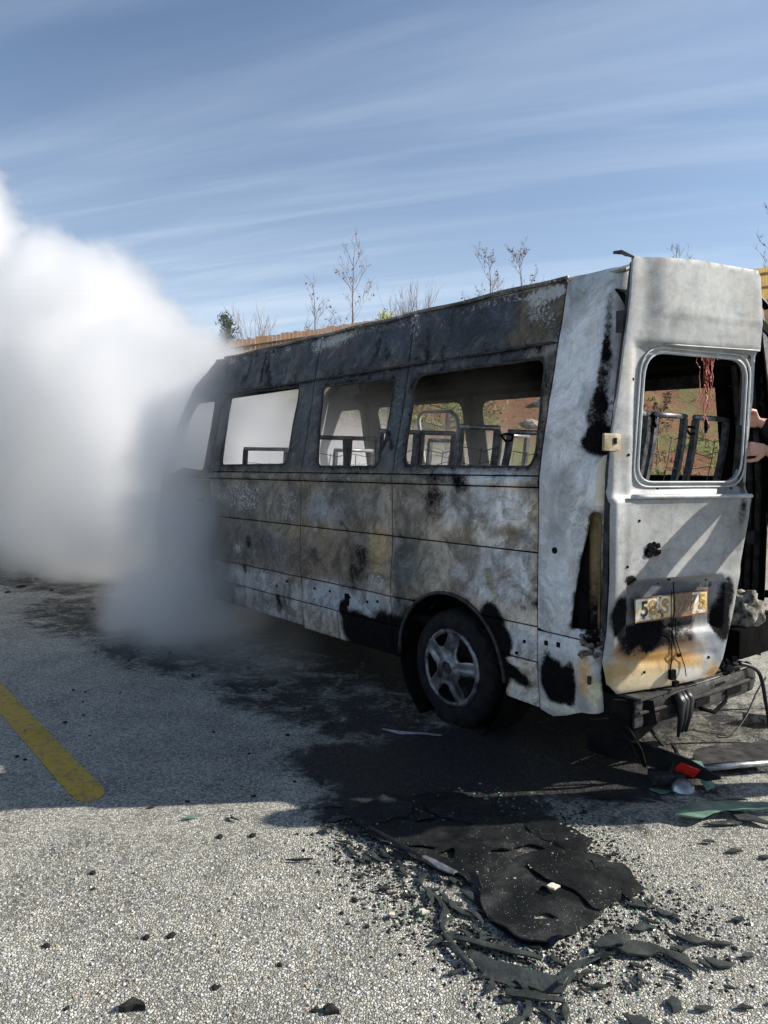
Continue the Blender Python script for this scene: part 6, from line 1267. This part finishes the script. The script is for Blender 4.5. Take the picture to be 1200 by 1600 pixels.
bsegs = [(B(0, 0, .95), B(0, 0, 1.25), .135, .14), (B(0, 0, 1.25), B(-.01, 0, 1.42), .14, .12), (sh_r, sh_l, .06, .06), (B(0, 0, 1.45), B(.02, 0, 1.56), .058, .052), (head_c + Vector((0, 0, .02)), head_c + Vector((0, 0, .035)), .095, .098), (head_c + fx * .03 + Vector((0, 0, -.07)), head_c + fx * .045 + Vector((0, 0, -.03)), .052, .06),
         (head_c + fx * .098 + Vector((0, 0, -.01)), head_c + fx * .112 + Vector((0, 0, -.03)), .010, .014), (head_c + rx_ * .092, head_c + rx_ * .096 + Vector((0, 0, .02)), .014, .016), (head_c - rx_ * .092, head_c - rx_ * .096 + Vector((0, 0, .02)), .014, .016),
         (head_c + fx * .088 - Vector((0, 0, .062)) + rx_ * .018, head_c + fx * .088 - Vector((0, 0, .062)) - rx_ * .018, .009, .009),
         (sh_r, e_hi, .05, .04), (e_hi, wl_hi, .042, .026), (sh_l, e_lo, .05, .04), (e_lo, wl_lo, .042, .026)]
for sg in (1, -1):
    hip, kn, an = B(0, sg * .10, .92), B(.03, sg * .13, .50), B(-.03, sg * .15, .09); bsegs += [(hip, kn, .088, .058), (kn, an, .056, .040), (an + Vector((0, 0, -.04)), an + fx * .15 + Vector((0, 0, -.055)), .04, .032)]
bmh = capsules('body', bsegs, .011, 3)
bm = bmesh.new()
for m0 in (bmh, hm, hm2): bm.from_mesh(m0)
me = bpy.data.meshes.new('body'); bm.to_mesh(me); bm.free(); me.materials.append(skin); me.polygons.foreach_set('use_smooth', [True] * len(me.polygons)); body = link(bpy.data.objects.new('body', me), person)
def garment(name, segs, mat, vox=.012):
    me = capsules(name, segs, vox, 3); me.materials.append(mat); return link(bpy.data.objects.new(name, me), person)
cuff_hi, cuff_lo = wl_hi.lerp(e_hi, .16), wl_lo.lerp(e_lo, .34)
garment('jacket', [(B(0, 0, .88), B(0, 0, 1.25), .165, .165), (B(0, 0, 1.25), B(-.01, 0, 1.42), .165, .14), (sh_r, sh_l, .082, .082), (B(0, 0, 1.48), B(.01, 0, 1.53), .07, .066), (sh_r, e_hi, .085, .075), (e_hi, cuff_hi, .075, .058), (sh_l, e_lo, .085, .075), (e_lo, cuff_lo, .075, .058)], cloth)
tseg = []
for sg in (1, -1):
    hip, kn, an = B(0, sg * .10, .92), B(.03, sg * .13, .50), B(-.03, sg * .15, .12); tseg += [(hip, kn, .11, .08), (kn, an, .078, .065)]
garment('trousers', tseg + [(B(0, .08, .93), B(0, -.08, .93), .12, .12)], cloth)
for sg in (1, -1):
    an = B(-.03, sg * .15, .09); garment('boot', [(an + Vector((0, 0, .06)), an + Vector((0, 0, -.03)), .058, .055), (an + Vector((0, 0, -.035)), an + fx * .16 + Vector((0, 0, -.045)), .052, .044)], M['blackplastic'], .008)
garment('hair', [(head_c + Vector((0, 0, .055)) - fx * .015, head_c + Vector((0, 0, .06)) - fx * .02, .094, .094), (head_c - fx * .06 + Vector((0, 0, .0)), head_c - fx * .05 + Vector((0, 0, -.03)), .06, .05)], mottled('dark_hair', (.012, .009, .007), (.03, .022, .016), 80, .6, .3, 0, .004), .008)
for sg in (1, -1):
    m_ = MB(); m_.lathe([(.0001, .012), (.008, .009), (.012, 0), (.008, -.009), (.0001, -.012)], head_c + fx * .093 + rx_ * sg * .034 + Vector((0, 0, .018)), (0, 0, 1), 10); m_.build('eye', mottled('eye', (.05, .03, .02), (.5, .48, .45), 60, .2), body, True)

# ------------------------------------------------------------------ smoke pouring from the engine bay (a real volume grid)
SMOKE = [  # x, y, z, radius, weight
    (-4.6, 11.2, 1.6, 1.45, 1.0), (-3.65, 10.9, .6, 1.05, .9), (-5.9, 13.0, 1.9, 2.0, 1.0), (-3.65, 10.3, 2.6, 1.05, 1.0), (-2.55, 9.6, 2.65, .72, .9), (-4.5, 11.0, 3.0, 1.25, 1.0), (-3.65, 10.5, 3.75, .62, 1.0), (-4.6, 11.2, 4.1, .55, 1.0), (-2.95, 9.9, 3.25, .5, 1.0), (-6.5, 13.8, 2.4, 2.4, 1.0), (-5.6, 12.2, 3.0, 1.3, 1.0), (-5.4, 14.2, 1.0, 2.0, .9),
    (-7.4, 14.2, 2.1, 2.6, 1.0), (-6.3, 12.8, 3.6, .9, 1.0), (-9.8, 15.6, 2.4, 3.0, 1.0), (-13.0, 16.5, 3.0, 3.6, 1.0), (-7.9, 13.8, 4.4, 1.0, .9), (-7.7, 13.9, 5.9, 1.2, .9), (-8.8, 14.3, 7.0, 1.1, .9), (-10.2, 15, 6.4, 1.7, .9),
    (-2.6, 8.3, 2.5, .6, .6), (-1.88, 7.15, 1.0, .56, 2.2), (-1.98, 7.40, 1.75, .54, 2.0), (-1.85, 6.95, .30, .70, 1.6), (-2.3, 7.4, .25, .6, 1.2), (-1.75, 6.9, .25, .75, .16), (-1.1, 6.1, .05, .7, .06), (-1.65, 6.9, 1.15, .45, .4), (-1.75, 7.1, 2.2, .6, .5),
    (-1.25, 7.9, 1.55, .9, .26), (-.2, 6.9, 1.6, .9, .09), (-3.0, 9.1, 1.2, .95, 1.0), (-2.85, 8.7, 2.0, .75, .9), (.7, 5.8, 1.7, .6, .14), (-.5, 9.6, 1.2, 1.0, .8), (-1.8, 9.7, 1.4, 1.1, .7), (.9, 9.2, 1.0, 1.1, .35), (-1.45, 6.3, .1, .5, .35), (-.9, 5.7, .05, .45, .2)]
def smoke_tree():
    g = bpy.data.node_groups.new('smoke_grid', 'GeometryNodeTree'); g.interface.new_socket('Geometry', in_out='INPUT', socket_type='NodeSocketGeometry'); g.interface.new_socket('Geometry', in_out='OUTPUT', socket_type='NodeSocketGeometry')
    N, L = g.nodes, g.links; go = N.new('NodeGroupOutput'); pos = N.new('GeometryNodeInputPosition').outputs[0]
    def mth(op, a, b=None, clamp=False):
        m = N.new('ShaderNodeMath'); m.operation = op; m.use_clamp = clamp
        for i, v in enumerate((a, b)):
            if v is None: continue
            if isinstance(v, (int, float)): m.inputs[i].default_value = v
            else: L.new(v, m.inputs[i])
        return m.outputs[0]
    def noi(scale, detail, rough, dist, seed):
        mp = N.new('ShaderNodeVectorMath'); mp.operation = 'ADD'; L.new(pos, mp.inputs[0]); mp.inputs[1].default_value = (seed, seed * 2, -seed)
        t = N.new('ShaderNodeTexNoise'); L.new(mp.outputs[0], t.inputs['Vector'])
        for k, v in (('Scale', scale), ('Detail', detail), ('Roughness', rough), ('Distortion', dist)): t.inputs[k].default_value = v
        return t.outputs[0]
    n1, n2 = noi(.55, 6, .58, .3, 2.0), noi(1.7, 6, .6, .2, 7.0)
    n3 = noi(4.6, 4, .6, .2, 5.0)
    nz = mth('ADD', mth('MULTIPLY', mth('SUBTRACT', n1, .5), 2.0), mth('ADD', mth('MULTIPLY', mth('SUBTRACT', n2, .5), 1.2), mth('MULTIPLY', mth('SUBTRACT', n3, .5), .7)))
    tot = None
    for x, y, z, r, w_ in SMOKE:
        d = N.new('ShaderNodeVectorMath'); d.operation = 'DISTANCE'; L.new(pos, d.inputs[0]); d.inputs[1].default_value = (x, y, z)
        v = mth('SUBTRACT', 1.0, mth('DIVIDE', d.outputs['Value'], r * 1.18))
        v = mth('MULTIPLY', mth('ADD', v, mth('MULTIPLY', nz, .60 if r > .8 else .8)), 5.0 if w_ > .85 and w_ < 1.05 else 1.6, True)
        v = mth('MULTIPLY', v, w_); tot = v if tot is None else mth('MAXIMUM', tot, v)
    tot = mth('MULTIPLY', tot, mth('ADD', .55, mth('MULTIPLY', n2, .9)))
    vc = N.new('GeometryNodeVolumeCube'); L.new(tot, vc.inputs['Density']); vc.inputs['Background'].default_value = 0.0
    vc.inputs['Min'].default_value = (-17.5, 5.0, .01); vc.inputs['Max'].default_value = (1.4, 21.0, 10.0)
    for k, v in (('Resolution X', 250), ('Resolution Y', 212), ('Resolution Z', 132)): vc.inputs[k].default_value = v
    sm = N.new('GeometryNodeSetMaterial'); L.new(vc.outputs[0], sm.inputs['Geometry']); sm.inputs['Material'].default_value = SM
    L.new(sm.outputs[0], go.inputs[0]); return g
SM = bpy.data.materials.new('white_smoke'); SM.use_nodes = True
for n in list(SM.node_tree.nodes): SM.node_tree.nodes.remove(n)
_o = SM.node_tree.nodes.new('ShaderNodeOutputMaterial'); _p = SM.node_tree.nodes.new('ShaderNodeVolumePrincipled'); SM.node_tree.links.new(_p.outputs[0], _o.inputs['Volume'])
_p.inputs['Color'].default_value = (.986, .986, .987, 1); _p.inputs['Density'].default_value = 2.5; _p.inputs['Anisotropy'].default_value = .6; _p.inputs['Density Attribute'].default_value = 'density'
me = bpy.data.meshes.new('smoke'); me.from_pydata([(-3.6, 9, 1), (-3.5, 9, 1), (-3.6, 9.1, 1)], [], [(0, 1, 2)]); me.materials.append(SM)
smoke = link(bpy.data.objects.new('smoke', me)); md = smoke.modifiers.new('grid', 'NODES'); md.node_group = smoke_tree()
tag(smoke, 'dense white smoke billowing from the front of the burnt van', 'smoke', None, 'stuff')
